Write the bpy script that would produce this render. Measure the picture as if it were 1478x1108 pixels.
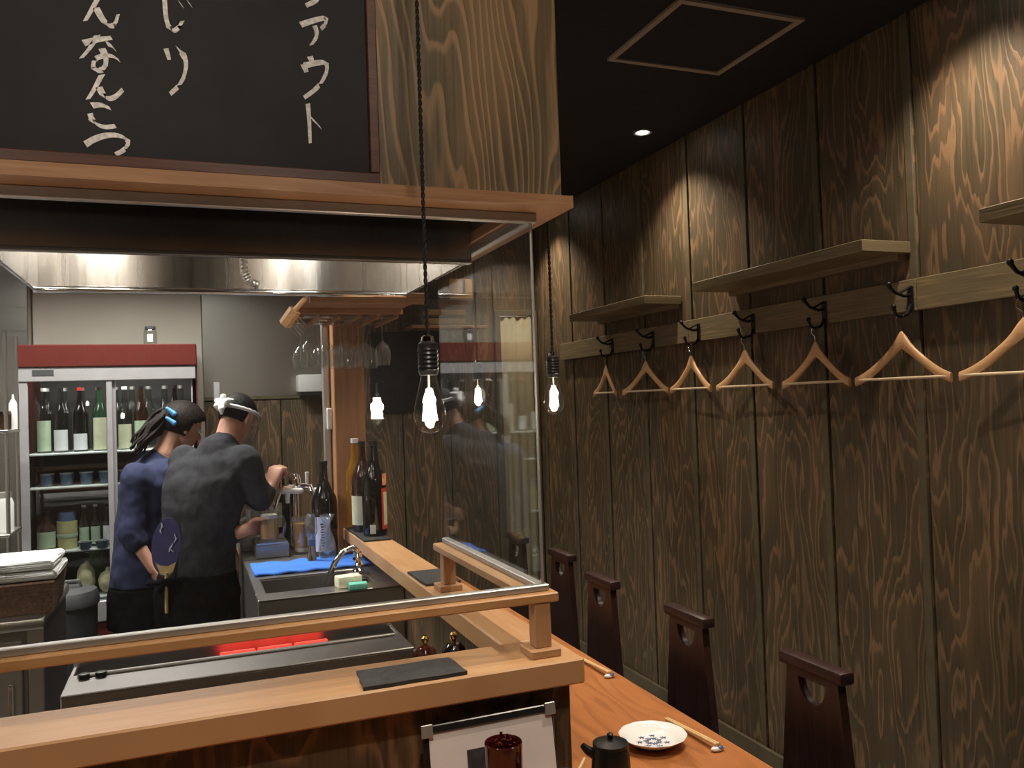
import bpy, bmesh, math, random
from mathutils import Vector, Matrix
random.seed(7)
PI = math.pi
for _o in list(bpy.data.objects):
    bpy.data.objects.remove(_o)
scene = bpy.context.scene
C = scene.collection

# ------------------------------------------------------------------ camera
F = 1206.0; PX, PY = 739.0, 554.0                       # focal length and centre in pixels of the 1478x1108 frame
EYE = Vector((0.0, 0.0, 1.6))
vy = Vector((271 - PX, 596 - PY, F)).normalized()       # vanishing point of the depth axis
vx = Vector((3840 - PX, 476 - PY, F)); vx = (vx - vy * vx.dot(vy)).normalized()
vz = vx.cross(vy)
if vz.y > 0: vz = -vz
RIGHT = Vector((vx.x, vy.x, vz.x)); DOWN = Vector((vx.y, vy.y, vz.y)); FWD = Vector((vx.z, vy.z, vz.z))
cam = bpy.data.objects.new('camera', bpy.data.cameras.new('camera'))
C.objects.link(cam)
cam.data.sensor_fit = 'HORIZONTAL'; cam.data.sensor_width = 36.0; cam.data.lens = 36.0 * F / 1478.0
cam.data.clip_start = 0.05
m = Matrix.Identity(4)
for i in range(3):
    m[i][0] = RIGHT[i]; m[i][1] = -DOWN[i]; m[i][2] = -FWD[i]; m[i][3] = EYE[i]
cam.matrix_world = m
scene.camera = cam

def ray(x, y):
    return RIGHT * ((x - PX) / F) + DOWN * ((y - PY) / F) + FWD
def at(x, y, Y=None, X=None, Z=None):                    # pixel -> point on a known plane
    d = ray(x, y)
    if Y is not None: t = (Y - EYE.y) / d.y
    elif X is not None: t = (X - EYE.x) / d.x
    else: t = (Z - EYE.z) / d.z
    return EYE + d * t

# ------------------------------------------------------------------ world, exposure
w = bpy.data.worlds.new('world'); scene.world = w; w.use_nodes = True
w.node_tree.nodes['Background'].inputs[0].default_value = (0.5, 0.42, 0.34, 1)
w.node_tree.nodes['Background'].inputs[1].default_value = 0.02
vs = scene.view_settings
vs.view_transform = 'Standard'; vs.look = 'None'; vs.gamma = 1.0; vs.exposure = 0.0
try: vs.use_curve_mapping = False
except Exception: pass

# ------------------------------------------------------------------ lights of the room (lamp bodies are built further down)
CEIL = 2.885
WARM = (1.0, 0.85, 0.68); NEUT = (1.0, 0.95, 0.88)
DOWNLIGHTS = [  # x, y, watts, cone degrees, aim offset x
    (2.082, 3.50, 62, 112, 0.0), (2.082, 1.85, 62, 112, 0.0), (2.082, 5.05, 56, 112, 0.0), (2.082, 0.2, 62, 112, 0.0),
    (0.30, 0.75, 92, 92, 0.0), (-1.1, 0.75, 92, 92, 0.0), (1.35, 1.55, 105, 94, 0.0), (1.35, 3.15, 105, 94, 0.0)]  # last two are unseen, added to brighten the lower right wall
for i, (x, y, p, cone, ax) in enumerate(DOWNLIGHTS):
    l = bpy.data.lights.new('downlight_beam', 'SPOT'); l.energy = p; l.color = WARM
    l.spot_size = math.radians(cone); l.spot_blend = 1.0; l.shadow_soft_size = 0.025
    o = bpy.data.objects.new('downlight_beam', l); C.objects.link(o); o.location = (x, y, CEIL - 0.03)
SIGN_FILL_SPOTS = [(-0.75, 0.50), (0.30, 0.50)]                     # unseen ceiling spotlights added to brighten the header and its chalkboard
for x, y in SIGN_FILL_SPOTS:
    l = bpy.data.lights.new('sign_beam', 'SPOT'); l.energy = 38; l.color = WARM; l.spot_size = math.radians(74); l.spot_blend = 0.8; l.shadow_soft_size = 0.07
    o = bpy.data.objects.new('sign_beam', l); C.objects.link(o); o.location = (x, y, CEIL - 0.15)
    o.rotation_euler = (Vector((x + 0.05, 1.69, 2.25)) - Vector((x, y, CEIL - 0.15))).to_track_quat('-Z', 'Y').to_euler()
KITCHEN_LAMPS = [(-0.30, 4.28, 0.45, 50), (-1.6, 3.3, 0.45, 40)]   # ceiling fittings behind the hood
for x, y, s, p in KITCHEN_LAMPS:
    l = bpy.data.lights.new('kitchen_light', 'AREA'); l.shape = 'RECTANGLE'; l.size = 1.1; l.size_y = 0.16; l.energy = p; l.color = NEUT; l.spread = math.radians(138)
    o = bpy.data.objects.new('kitchen_light', l); C.objects.link(o); o.location = (x, y, CEIL - 0.09)

# ------------------------------------------------------------------ helpers
def box(bm, x0, x1, y0, y1, z0, z1, bev=0.0, seg=1):
    vsn = [bm.verts.new((x, y, z)) for x in (x0, x1) for y in (y0, y1) for z in (z0, z1)]
    idx = [(0, 1, 3, 2), (4, 6, 7, 5), (0, 4, 5, 1), (2, 3, 7, 6), (0, 2, 6, 4), (1, 5, 7, 3)]
    fs = [bm.faces.new([vsn[i] for i in f]) for f in idx]
    if bev > 0:
        es = list({e for f in fs for e in f.edges})
        bmesh.ops.bevel(bm, geom=es, offset=bev, segments=seg, affect='EDGES', profile=0.5)
    return vsn
def frame_of(d):
    d = d.normalized()
    a = Vector((0, 0, 1)) if abs(d.z) < 0.9 else Vector((1, 0, 0))
    s = d.cross(a).normalized()
    return s, s.cross(d).normalized()
def tube(bm, pts, r, n=8, cap=True):
    pts = [Vector(p) for p in pts]
    if not isinstance(r, (list, tuple)): r = [r] * len(pts)
    rings = []; s = t = None
    for i, p in enumerate(pts):
        d = (pts[min(i + 1, len(pts) - 1)] - pts[max(i - 1, 0)]).normalized()
        if s is None: s, t = frame_of(d)
        else:
            s = (s - d * s.dot(d)).normalized(); t = s.cross(d).normalized()
        rings.append([bm.verts.new(p + (s * math.cos(2 * PI * k / n) + t * math.sin(2 * PI * k / n)) * r[i]) for k in range(n)])
    for a, b in zip(rings, rings[1:]):
        for k in range(n): bm.faces.new((a[k], a[(k + 1) % n], b[(k + 1) % n], b[k]))
    if cap:
        bm.faces.new(rings[0][::-1]); bm.faces.new(rings[-1])
    return rings
def lathe(bm, prof, n=24, c=(0, 0, 0)):
    c = Vector(c); rings = []
    for r, z in prof:
        if r < 1e-6: rings.append([bm.verts.new(c + Vector((0, 0, z)))])
        else: rings.append([bm.verts.new(c + Vector((r * math.cos(2 * PI * k / n), r * math.sin(2 * PI * k / n), z))) for k in range(n)])
    for a, b in zip(rings, rings[1:]):
        if len(a) == 1 and len(b) == 1: continue
        for k in range(n):
            if len(a) == 1: bm.faces.new((a[0], b[(k + 1) % n], b[k]))
            elif len(b) == 1: bm.faces.new((a[k], a[(k + 1) % n], b[0]))
            else: bm.faces.new((a[k], a[(k + 1) % n], b[(k + 1) % n], b[k]))
    return rings
def loft(bm, secs, n=20):
    """secs: (centre, half vector a, half vector b) ellipses"""
    rings = []
    for c, a, b in secs:
        c, a, b = Vector(c), Vector(a), Vector(b)
        rings.append([bm.verts.new(c + a * math.cos(2 * PI * k / n) + b * math.sin(2 * PI * k / n)) for k in range(n)])
    for p, q in zip(rings, rings[1:]):
        for k in range(n): bm.faces.new((p[k], p[(k + 1) % n], q[(k + 1) % n], q[k]))
    bm.faces.new(rings[0][::-1]); bm.faces.new(rings[-1])
def ball(bm, c, rx, ry=None, rz=None, rot=None, u=20, v=12):
    ry = rx if ry is None else ry; rz = rx if rz is None else rz
    mt = Matrix.Translation(Vector(c))
    if rot is not None: mt = mt @ rot.to_4x4()
    mt = mt @ Matrix.Diagonal((rx, ry, rz, 1))
    bmesh.ops.create_uvsphere(bm, u_segments=u, v_segments=v, radius=1.0, matrix=mt)
def limb(bm, pts, radii, n=14):
    for p, r in zip(pts, radii): ball(bm, p, r, u=14, v=9)
    for (p, q), (r, s) in zip(zip(pts, pts[1:]), zip(radii, radii[1:])): tube(bm, [p, q], [r, s], n)
def prism(bm, outline, depth_vec, holes=()):
    """flat polygon (3D points, with holes) extruded along depth_vec"""
    edges = []
    for loop in [outline] + list(holes):
        vv = [bm.verts.new(Vector(p)) for p in loop]
        edges += [bm.edges.new((vv[i], vv[(i + 1) % len(vv)])) for i in range(len(vv))]
    r = bmesh.ops.triangle_fill(bm, use_beauty=True, use_dissolve=False, edges=edges)
    fs = [g for g in r['geom'] if isinstance(g, bmesh.types.BMFace)]
    ex = bmesh.ops.extrude_face_region(bm, geom=fs)
    bmesh.ops.translate(bm, vec=Vector(depth_vec), verts=[g for g in ex['geom'] if isinstance(g, bmesh.types.BMVert)])
    bmesh.ops.recalc_face_normals(bm, faces=bm.faces)
def obj(name, bm, mat, parent=None, smooth=True, ang=35):
    bmesh.ops.recalc_face_normals(bm, faces=bm.faces)
    me = bpy.data.meshes.new(name); bm.to_mesh(me); bm.free()
    if smooth:
        me.polygons.foreach_set('use_smooth', [True] * len(me.polygons))
        me.set_sharp_from_angle(angle=math.radians(ang))
    me.materials.append(M[mat] if isinstance(mat, str) else mat)
    o = bpy.data.objects.new(name, me); C.objects.link(o)
    if parent: o.parent = parent
    return o
def nb(): return bmesh.new()
def bx(name, mat, parent, *a, **k):
    bm = nb(); box(bm, *a, **k); return obj(name, bm, mat, parent)
def tb(name, mat, parent, pts, r, n=8):
    bm = nb(); tube(bm, pts, r, n); return obj(name, bm, mat, parent)
def lt(name, mat, parent, prof, n=24, c=(0, 0, 0)):
    bm = nb(); lathe(bm, prof, n, c); return obj(name, bm, mat, parent)
def tag(o, label, cat, group=None):
    o['label'] = label; o['category'] = cat
    if group: o['group'] = group
    return o
def thing(name, label, cat, loc=(0, 0, 0), rz=0.0, group=None):
    o = bpy.data.objects.new(name, None); C.objects.link(o); o.empty_display_size = 0.05
    o.location = loc; o.rotation_euler = (0, 0, rz)
    return tag(o, label, cat, group)
def struct(o):
    o['kind'] = 'structure'; return o
def dup(root, loc, rz=None, label=None, group=None):
    r = root.copy(); C.objects.link(r); r.location = loc
    if rz is not None: r.rotation_euler = (0, 0, rz)
    if label: r['label'] = label
    if group: r['group'] = group
    for ch in list(root.children):
        c = ch.copy(); C.objects.link(c); c.parent = r
        for g in ch.children:
            d = g.copy(); C.objects.link(d); d.parent = c
    return r

# ------------------------------------------------------------------ materials
M = {}
def nodes(name):
    mt = bpy.data.materials.new(name); mt.use_nodes = True
    nt = mt.node_tree; b = nt.nodes['Principled BSDF']; M[name] = mt
    return mt, nt, b
def N(nt, t, **k):
    n = nt.nodes.new(t)
    for a, v in k.items(): setattr(n, a, v)
    return n
def math_n(nt, op, a, b=None):
    n = N(nt, 'ShaderNodeMath', operation=op)
    for i, v in enumerate((a, b)):
        if v is None: continue
        if isinstance(v, (int, float)): n.inputs[i].default_value = v
        else: nt.links.new(v, n.inputs[i])
    return n.outputs[0]
def plain(name, col, rough=0.5, metal=0.0, var=0.12, scale=18.0, bump=0.0, spec=0.5, coat=0.0, emit=None):
    mt, nt, b = nodes(name)
    tc = N(nt, 'ShaderNodeTexCoord'); nz = N(nt, 'ShaderNodeTexNoise')
    nz.inputs['Scale'].default_value = scale; nz.inputs['Detail'].default_value = 4
    nt.links.new(tc.outputs['Object'], nz.inputs['Vector'])
    rp = N(nt, 'ShaderNodeValToRGB')
    c0 = [max(0, c * (1 - var)) for c in col]; c1 = [min(1, c * (1 + var)) for c in col]
    rp.color_ramp.elements[0].color = (*c0, 1); rp.color_ramp.elements[1].color = (*c1, 1)
    rp.color_ramp.elements[0].position = 0.3; rp.color_ramp.elements[1].position = 0.7
    nt.links.new(nz.outputs['Fac'], rp.inputs[0]); nt.links.new(rp.outputs[0], b.inputs['Base Color'])
    b.inputs['Roughness'].default_value = rough; b.inputs['Metallic'].default_value = metal
    b.inputs['Specular IOR Level'].default_value = spec; b.inputs['Coat Weight'].default_value = coat
    if bump:
        bp = N(nt, 'ShaderNodeBump'); bp.inputs['Strength'].default_value = bump; bp.inputs['Distance'].default_value = 0.004
        nt.links.new(nz.outputs['Fac'], bp.inputs['Height']); nt.links.new(bp.outputs[0], b.inputs['Normal'])
    if emit:
        b.inputs['Emission Color'].default_value = (*emit[0], 1); b.inputs['Emission Strength'].default_value = emit[1]
    return mt
def wood(name, base, line, dark, u='Y', v='Z', fu=3.2, fv=0.5, bands=16.0, width=0.22, amount=0.8, rough=0.5, patch=0.35, bump=0.25, curve=0.0, spec=0.4, wig=0.55):
    """plain-sawn board: contour lines of a stretched field, along v"""
    mt, nt, b = nodes(name); L = nt.links.new
    tc = N(nt, 'ShaderNodeTexCoord'); sp = N(nt, 'ShaderNodeSeparateXYZ'); L(tc.outputs['Object'], sp.inputs[0])
    oi = N(nt, 'ShaderNodeObjectInfo')
    rnd = math_n(nt, 'MULTIPLY', oi.outputs['Random'], 37.0)
    U, V = sp.outputs[u], sp.outputs[v]
    def field(su, sv, detail, scale=1.0, off=0.0):
        cb = N(nt, 'ShaderNodeCombineXYZ')
        L(math_n(nt, 'MULTIPLY', U, su), cb.inputs[0]); L(math_n(nt, 'MULTIPLY', V, sv), cb.inputs[1])
        L(math_n(nt, 'ADD', rnd, off), cb.inputs[2])
        n = N(nt, 'ShaderNodeTexNoise'); n.inputs['Scale'].default_value = scale; n.inputs['Detail'].default_value = detail; n.inputs['Roughness'].default_value = 0.45
        L(cb.outputs[0], n.inputs['Vector']); return n.outputs['Fac']
    f1 = field(fu, fv, 2.2)
    f2 = field(fu * 9, fv * 5, 2.0, 1.0, 5.0)
    f3 = field(160, 4, 2.0, 1.0, 9.0)
    f4 = field(fu * 1.3, fv * 1.6, 1.0, 1.0, 17.0)
    tot = math_n(nt, 'ADD', math_n(nt, 'MULTIPLY', f1, bands), math_n(nt, 'MULTIPLY', f2, wig))
    if curve:
        sh = math_n(nt, 'ADD', U, math_n(nt, 'MULTIPLY', math_n(nt, 'SUBTRACT', oi.outputs['Random'], 0.5), 0.15))
        tot = math_n(nt, 'ADD', tot, math_n(nt, 'MULTIPLY', math_n(nt, 'MULTIPLY', sh, sh), curve))
        tot = math_n(nt, 'ADD', tot, math_n(nt, 'MULTIPLY', V, 1.6))
    fr = math_n(nt, 'FRACT', tot)
    rp = N(nt, 'ShaderNodeValToRGB'); e = rp.color_ramp.elements
    e[0].position = 0.0; e[0].color = (0, 0, 0, 1); e[1].position = 1.0; e[1].color = (0, 0, 0, 1)
    for p, c in ((1 - width * 1.9, 0.15), (1 - width, 1.0), (1 - width * 0.45, 0.9), (0.985, 0.05)):
        k = e.new(p); k.color = (c, c, c, 1)
    L(fr, rp.inputs[0])
    fac = math_n(nt, 'MULTIPLY', rp.outputs[0], math_n(nt, 'MULTIPLY', f4, amount * 1.7))
    pr = N(nt, 'ShaderNodeMapRange'); pr.inputs[1].default_value = 0.52; pr.inputs[2].default_value = 0.72; L(f4, pr.inputs[0])
    fac = math_n(nt, 'MINIMUM', math_n(nt, 'ADD', fac, math_n(nt, 'MULTIPLY', pr.outputs[0], patch)), 1.0)
    mx0 = N(nt, 'ShaderNodeMix', data_type='RGBA'); mx0.inputs[6].default_value = (*dark, 1); mx0.inputs[7].default_value = (*base, 1)
    mr = N(nt, 'ShaderNodeMapRange'); mr.inputs[1].default_value = 0.35; mr.inputs[2].default_value = 0.62
    L(f3, mr.inputs[0]); L(mr.outputs[0], mx0.inputs[0])
    mx = N(nt, 'ShaderNodeMix', data_type='RGBA'); mx.inputs[7].default_value = (*line, 1)
    L(mx0.outputs[2], mx.inputs[6]); L(fac, mx.inputs[0]); L(mx.outputs[2], b.inputs['Base Color'])
    b.inputs['Roughness'].default_value = rough; b.inputs['Specular IOR Level'].default_value = spec
    if bump:
        bp = N(nt, 'ShaderNodeBump'); bp.inputs['Strength'].default_value = bump; bp.inputs['Distance'].default_value = 0.003
        L(math_n(nt, 'ADD', fac, math_n(nt, 'MULTIPLY', f3, 0.5)), bp.inputs['Height']); L(bp.outputs[0], b.inputs['Normal'])
    return mt
def clear(name, tint=(1, 1, 1), refl=1.0, rough=0.02, haze=0.0, hazecol=(0.8, 0.8, 0.8), ior=1.5):
    mt, nt, b = nodes(name); L = nt.links.new
    nt.nodes.remove(b); out = nt.nodes['Material Output']
    tr = N(nt, 'ShaderNodeBsdfTransparent'); tr.inputs[0].default_value = (*tint, 1)
    gl = N(nt, 'ShaderNodeBsdfGlossy'); gl.inputs['Roughness'].default_value = rough
    fr = N(nt, 'ShaderNodeFresnel'); ge = N(nt, 'ShaderNodeNewGeometry')
    L(math_n(nt, 'ADD', ior, math_n(nt, 'MULTIPLY', ge.outputs['Backfacing'], 1.0 / ior - ior)), fr.inputs[0])   # same pane reflectance from both sides
    mx = N(nt, 'ShaderNodeMixShader'); L(math_n(nt, 'MULTIPLY', fr.outputs[0], refl), mx.inputs[0]); L(tr.outputs[0], mx.inputs[1]); L(gl.outputs[0], mx.inputs[2])
    last = mx.outputs[0]
    if haze:
        tc = N(nt, 'ShaderNodeTexCoord'); nz = N(nt, 'ShaderNodeTexNoise'); nz.inputs['Scale'].default_value = 3.0
        L(tc.outputs['Object'], nz.inputs['Vector'])
        df = N(nt, 'ShaderNodeBsdfDiffuse'); df.inputs[0].default_value = (*hazecol, 1)
        m2 = N(nt, 'ShaderNodeMixShader'); L(math_n(nt, 'MULTIPLY', nz.outputs['Fac'], haze * 2), m2.inputs[0]); L(last, m2.inputs[1]); L(df.outputs[0], m2.inputs[2]); last = m2.outputs[0]
    L(last, out.inputs[0]); return mt
def glow(name, col, strength):
    mt, nt, b = nodes(name); b.inputs['Base Color'].default_value = (*col, 1)
    b.inputs['Emission Color'].default_value = (*col, 1); b.inputs['Emission Strength'].default_value = strength
    return mt
def steel(name, col=(0.55, 0.54, 0.52), rough=0.28, aniso=0.0, scale=(2, 2, 220), lo=0.8, hi=1.25):
    mt, nt, b = nodes(name); L = nt.links.new
    b.inputs['Metallic'].default_value = 1.0; b.inputs['Base Color'].default_value = (*col, 1)
    tc = N(nt, 'ShaderNodeTexCoord'); mp = N(nt, 'ShaderNodeMapping'); mp.inputs['Scale'].default_value = scale
    nz = N(nt, 'ShaderNodeTexNoise'); nz.inputs['Scale'].default_value = 1.0; nz.inputs['Detail'].default_value = 3
    L(tc.outputs['Object'], mp.inputs[0]); L(mp.outputs[0], nz.inputs['Vector'])
    mr = N(nt, 'ShaderNodeMapRange'); mr.inputs[3].default_value = rough * lo; mr.inputs[4].default_value = rough * hi
    L(nz.outputs['Fac'], mr.inputs[0]); L(mr.outputs[0], b.inputs['Roughness'])
    if aniso:
        b.inputs['Anisotropic'].default_value = aniso
        tg = N(nt, 'ShaderNodeTangent', direction_type='RADIAL', axis='Z'); L(tg.outputs[0], b.inputs['Tangent']); b.inputs['Anisotropic Rotation'].default_value = 0.25
    return mt

OL = (0.082, 0.064, 0.036); OLL = (0.21, 0.125, 0.066); OLD = (0.056, 0.045, 0.026)
wood('panel_wood_y', OL, OLL, OLD, 'Y', 'Z', fu=5.5, fv=1.0, bands=15, width=0.2, curve=8, amount=1.0, patch=0.28, wig=1.3)
wood('panel_wood_x', OL, OLL, OLD, 'X', 'Z', fu=5.5, fv=1.0, bands=15, width=0.2, curve=8, amount=1.0, patch=0.28, wig=1.3)
wood('header_wood', (0.125, 0.094, 0.050), (0.33, 0.20, 0.10), (0.075, 0.057, 0.032), 'X', 'Z', fu=4.6, fv=0.9, bands=15, width=0.2, curve=30, amount=0.9)
wood('base_wood', (0.075, 0.055, 0.030), (0.24, 0.14, 0.07), (0.045, 0.034, 0.02), 'X', 'Z', fu=6, fv=1.6, bands=11, width=0.22, amount=0.8)
wood('shelf_wood', (0.20, 0.158, 0.088), (0.33, 0.24, 0.13), (0.15, 0.118, 0.064), 'Z', 'Y', fu=30, fv=2, bands=4, amount=0.4, patch=0.1)
plain('batten', (0.105, 0.085, 0.048), 0.55, var=0.15)
wood('counter_wood_x', (0.56, 0.33, 0.165), (0.48, 0.255, 0.115), (0.52, 0.30, 0.145), 'Y', 'X', fu=9, fv=0.9, bands=7, amount=0.6, patch=0.15, rough=0.38, bump=0.08)
wood('counter_wood_y', (0.56, 0.33, 0.165), (0.48, 0.255, 0.115), (0.52, 0.30, 0.145), 'X', 'Y', fu=9, fv=0.9, bands=7, amount=0.6, patch=0.15, rough=0.38, bump=0.08)
wood('rail_wood_x', (0.50, 0.275, 0.12), (0.40, 0.20, 0.08), (0.46, 0.25, 0.105), 'Z', 'X', fu=14, fv=1.2, bands=5, amount=0.5, patch=0.1, rough=0.4, bump=0.08)
wood('rail_wood_y', (0.55, 0.33, 0.17), (0.45, 0.24, 0.11), (0.5, 0.29, 0.14), 'Z', 'Y', fu=14, fv=1.2, bands=5, amount=0.5, patch=0.1, rough=0.4, bump=0.08)
wood('lip_wood', (0.34, 0.175, 0.085), (0.42, 0.24, 0.12), (0.28, 0.135, 0.062), 'Z', 'X', fu=16, fv=1.5, bands=5, amount=0.5, patch=0.25, rough=0.5, bump=0.08)
wood('post_wood', (0.40, 0.20, 0.095), (0.30, 0.14, 0.06), (0.35, 0.17, 0.08), 'X', 'Z', fu=14, fv=1.2, bands=6, amount=0.55, patch=0.1, rough=0.5, bump=0.08)
wood('pale_post', (0.46, 0.26, 0.135), (0.36, 0.19, 0.09), (0.42, 0.23, 0.115), 'X', 'Z', fu=20, fv=2, bands=5, amount=0.5, patch=0.1, rough=0.5, bump=0.08)
wood('table_wood', (0.40, 0.155, 0.050), (0.24, 0.085, 0.026), (0.36, 0.135, 0.042), 'X', 'Y', fu=5, fv=0.8, bands=15, width=0.25, amount=0.65, patch=0.1, rough=0.33, bump=0.05)
wood('chair_wood', (0.030, 0.014, 0.012), (0.045, 0.022, 0.018), (0.022, 0.010, 0.009), 'Y', 'Z', fu=12, fv=1, bands=8, amount=0.5, patch=0.1, rough=0.38, bump=0.06)
wood('hanger_wood', (0.72, 0.43, 0.22), (0.62, 0.34, 0.16), (0.68, 0.40, 0.2), 'Z', 'Y', fu=30, fv=4, bands=4, amount=0.4, patch=0.05, rough=0.35, bump=0.03)
plain('hanger_bar', (0.72, 0.58, 0.38), 0.4, var=0.06)
wood('rack_wood', (0.36, 0.185, 0.09), (0.28, 0.13, 0.06), (0.32, 0.16, 0.075), 'Y', 'X', fu=16, fv=2, bands=5, amount=0.5, patch=0.1, rough=0.5, bump=0.05)
wood('frame_wood', (0.085, 0.028, 0.016), (0.12, 0.045, 0.025), (0.06, 0.02, 0.012), 'Z', 'X', fu=25, fv=2, bands=4, amount=0.5, patch=0.1, rough=0.45, bump=0.05)
wood('box_wood', (0.50, 0.30, 0.12), (0.40, 0.22, 0.08), (0.45, 0.26, 0.1), 'Z', 'X', fu=25, fv=3, bands=4, amount=0.5, patch=0.1, rough=0.5, bump=0.05)
plain('ceiling_black', (0.011, 0.011, 0.012), 0.85, var=0.25, scale=40, bump=0.15)
plain('hatch_frame', (0.34, 0.28, 0.22), 0.6, var=0.08)
plain('floor_concrete', (0.16, 0.15, 0.14), 0.5, var=0.2, scale=6, bump=0.1)
plain('plaster', (0.50, 0.47, 0.40), 0.75, var=0.04, scale=5)
plain('chalkboard', (0.017, 0.0175, 0.020), 0.6, var=0.25, scale=7, bump=0.03, spec=0.2)
plain('chalk', (0.72, 0.70, 0.68), 0.9, var=0.25, scale=160)
plain('black_metal', (0.012, 0.012, 0.012), 0.38, metal=0.3)
plain('black_plastic', (0.014, 0.014, 0.015), 0.32)
plain('cord_black', (0.006, 0.006, 0.006), 0.85, bump=0.4, scale=400)
steel('steel', rough=0.30)
steel('steel_hood', (0.60, 0.57, 0.53), 0.22, aniso=0.9, scale=(38, 38, 0.6), lo=0.45, hi=1.7)
steel('steel_hood_out', (0.42, 0.39, 0.36), 0.16, aniso=0.6)
steel('steel_panel', (0.50, 0.49, 0.46), 0.34)
steel('steel_dark', (0.30, 0.29, 0.28), 0.36)
steel('chrome', (0.80, 0.80, 0.80), 0.08)
plain('aluminium', (0.50, 0.49, 0.48), 0.42, metal=0.75, var=0.05)
plain('fridge_grey', (0.36, 0.35, 0.36), 0.45, metal=0.25, var=0.05)
plain('fridge_red', (0.095, 0.014, 0.010), 0.38, var=0.08)
plain('fridge_inside', (0.10, 0.10, 0.10), 0.6, var=0.08)
plain('shelf_white', (0.62, 0.66, 0.63), 0.4, var=0.04)
clear('pane', (0.965, 0.975, 0.97), 0.95, 0.004, haze=0.006)
clear('fridge_glass', (0.9, 0.92, 0.92), 1.0, 0.01)
clear('glass', (0.95, 0.96, 0.96), 2.2, 0.02, haze=0.045)
clear('bulb_glass', (0.99, 0.985, 0.97), 1.2, 0.01)
clear('visor', (0.90, 0.90, 0.90), 1.0, 0.08, haze=0.05)
clear('acrylic', (0.86, 0.86, 0.84), 1.5, 0.04, haze=0.05)
clear('bottle_clear', (0.80, 0.84, 0.80), 1.4, 0.03)
clear('yellow_liquor', (0.85, 0.60, 0.12), 1.2, 0.04, haze=0.2, hazecol=(0.6, 0.38, 0.05))
plain('bottle_dark', (0.010, 0.009, 0.008), 0.10, var=0.2, coat=0.5)
plain('bottle_brown', (0.035, 0.015, 0.008), 0.12, var=0.2, coat=0.5)
plain('bottle_green', (0.02, 0.06, 0.03), 0.12, var=0.2, coat=0.5)
plain('label_white', (0.66, 0.66, 0.68), 0.7, var=0.05)
plain('label_blue', (0.55, 0.58, 0.72), 0.7, var=0.05)
plain('label_cream', (0.60, 0.60, 0.42), 0.7, var=0.10)
plain('label_green', (0.42, 0.52, 0.36), 0.7, var=0.12)
plain('label_red', (0.52, 0.05, 0.03), 0.6, var=0.1)
plain('label_peach', (0.80, 0.32, 0.16), 0.6, var=0.35, scale=60)
plain('ink', (0.03, 0.03, 0.05), 0.7)
plain('can_blue', (0.08, 0.12, 0.17), 0.35, metal=0.4)
plain('tub_yellow', (0.50, 0.47, 0.22), 0.5)
plain('tub_blue', (0.07, 0.11, 0.22), 0.45)
plain('produce_pale', (0.52, 0.46, 0.28), 0.7, var=0.25, scale=30)
plain('produce_green', (0.06, 0.13, 0.03), 0.7, var=0.3, scale=30)
plain('white_plastic', (0.75, 0.75, 0.74), 0.35, var=0.03)
plain('red_plastic', (0.45, 0.03, 0.03), 0.35, var=0.05)
plain('gold', (0.75, 0.52, 0.18), 0.22, metal=1.0, var=0.05)
plain('lacquer', (0.055, 0.008, 0.005), 0.10, var=0.1, coat=0.7)
plain('lacquer_black', (0.010, 0.006, 0.005), 0.12, var=0.1, coat=0.7)
plain('red_cup', (0.045, 0.005, 0.005), 0.16, var=0.12, coat=0.5)
plain('slate', (0.035, 0.036, 0.037), 0.55, var=0.3, scale=55, bump=0.6)
plain('porcelain', (0.80, 0.80, 0.80), 0.15, var=0.02, coat=0.4)
plain('china_blue', (0.10, 0.13, 0.28), 0.2, var=0.3, scale=120)
plain('paper', (0.74, 0.69, 0.68), 0.55, var=0.03, coat=0.3)
plain('photo_print', (0.05, 0.045, 0.05), 0.4, var=0.5, scale=30)
plain('towel_blue', (0.05, 0.20, 0.72), 0.95, var=0.15, scale=220, bump=0.8)
plain('towel_white', (0.80, 0.80, 0.79), 0.95, var=0.05, scale=160, bump=0.8)
plain('wicker', (0.13, 0.07, 0.04), 0.8, var=0.5, scale=90, bump=0.8)
plain('sponge_cream', (0.80, 0.77, 0.60), 0.95, var=0.08, scale=140, bump=0.6)
plain('sponge_green', (0.16, 0.56, 0.44), 0.95, var=0.12, scale=200, bump=0.6)
plain('beer', (0.55, 0.27, 0.045), 0.12, var=0.1, scale=30, coat=0.4)
plain('foam', (0.85, 0.80, 0.68), 0.9, var=0.05, scale=120, bump=0.4)
plain('skin', (0.56, 0.29, 0.20), 0.5, var=0.07, scale=25)
plain('hair_black', (0.008, 0.006, 0.0055), 0.65, var=0.4, scale=90, bump=0.8, spec=0.2)
plain('hair_brown', (0.010, 0.006, 0.005), 0.65, var=0.4, scale=90, bump=0.8, spec=0.2)
plain('shirt_charcoal', (0.034, 0.035, 0.040), 0.95, var=0.2, scale=30, bump=0.3, spec=0.15)
plain('shirt_navy', (0.014, 0.020, 0.062), 0.9, var=0.2, scale=30, bump=0.3)
plain('trousers_black', (0.005, 0.005, 0.006), 0.95, var=0.2, scale=30, bump=0.3, spec=0.05)
plain('fan_blue', (0.060, 0.055, 0.16), 0.75, var=0.15, scale=60)
plain('bamboo', (0.60, 0.42, 0.20), 0.5, var=0.12, scale=40)
plain('clip_blue', (0.10, 0.35, 0.75), 0.4, var=0.05)
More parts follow.
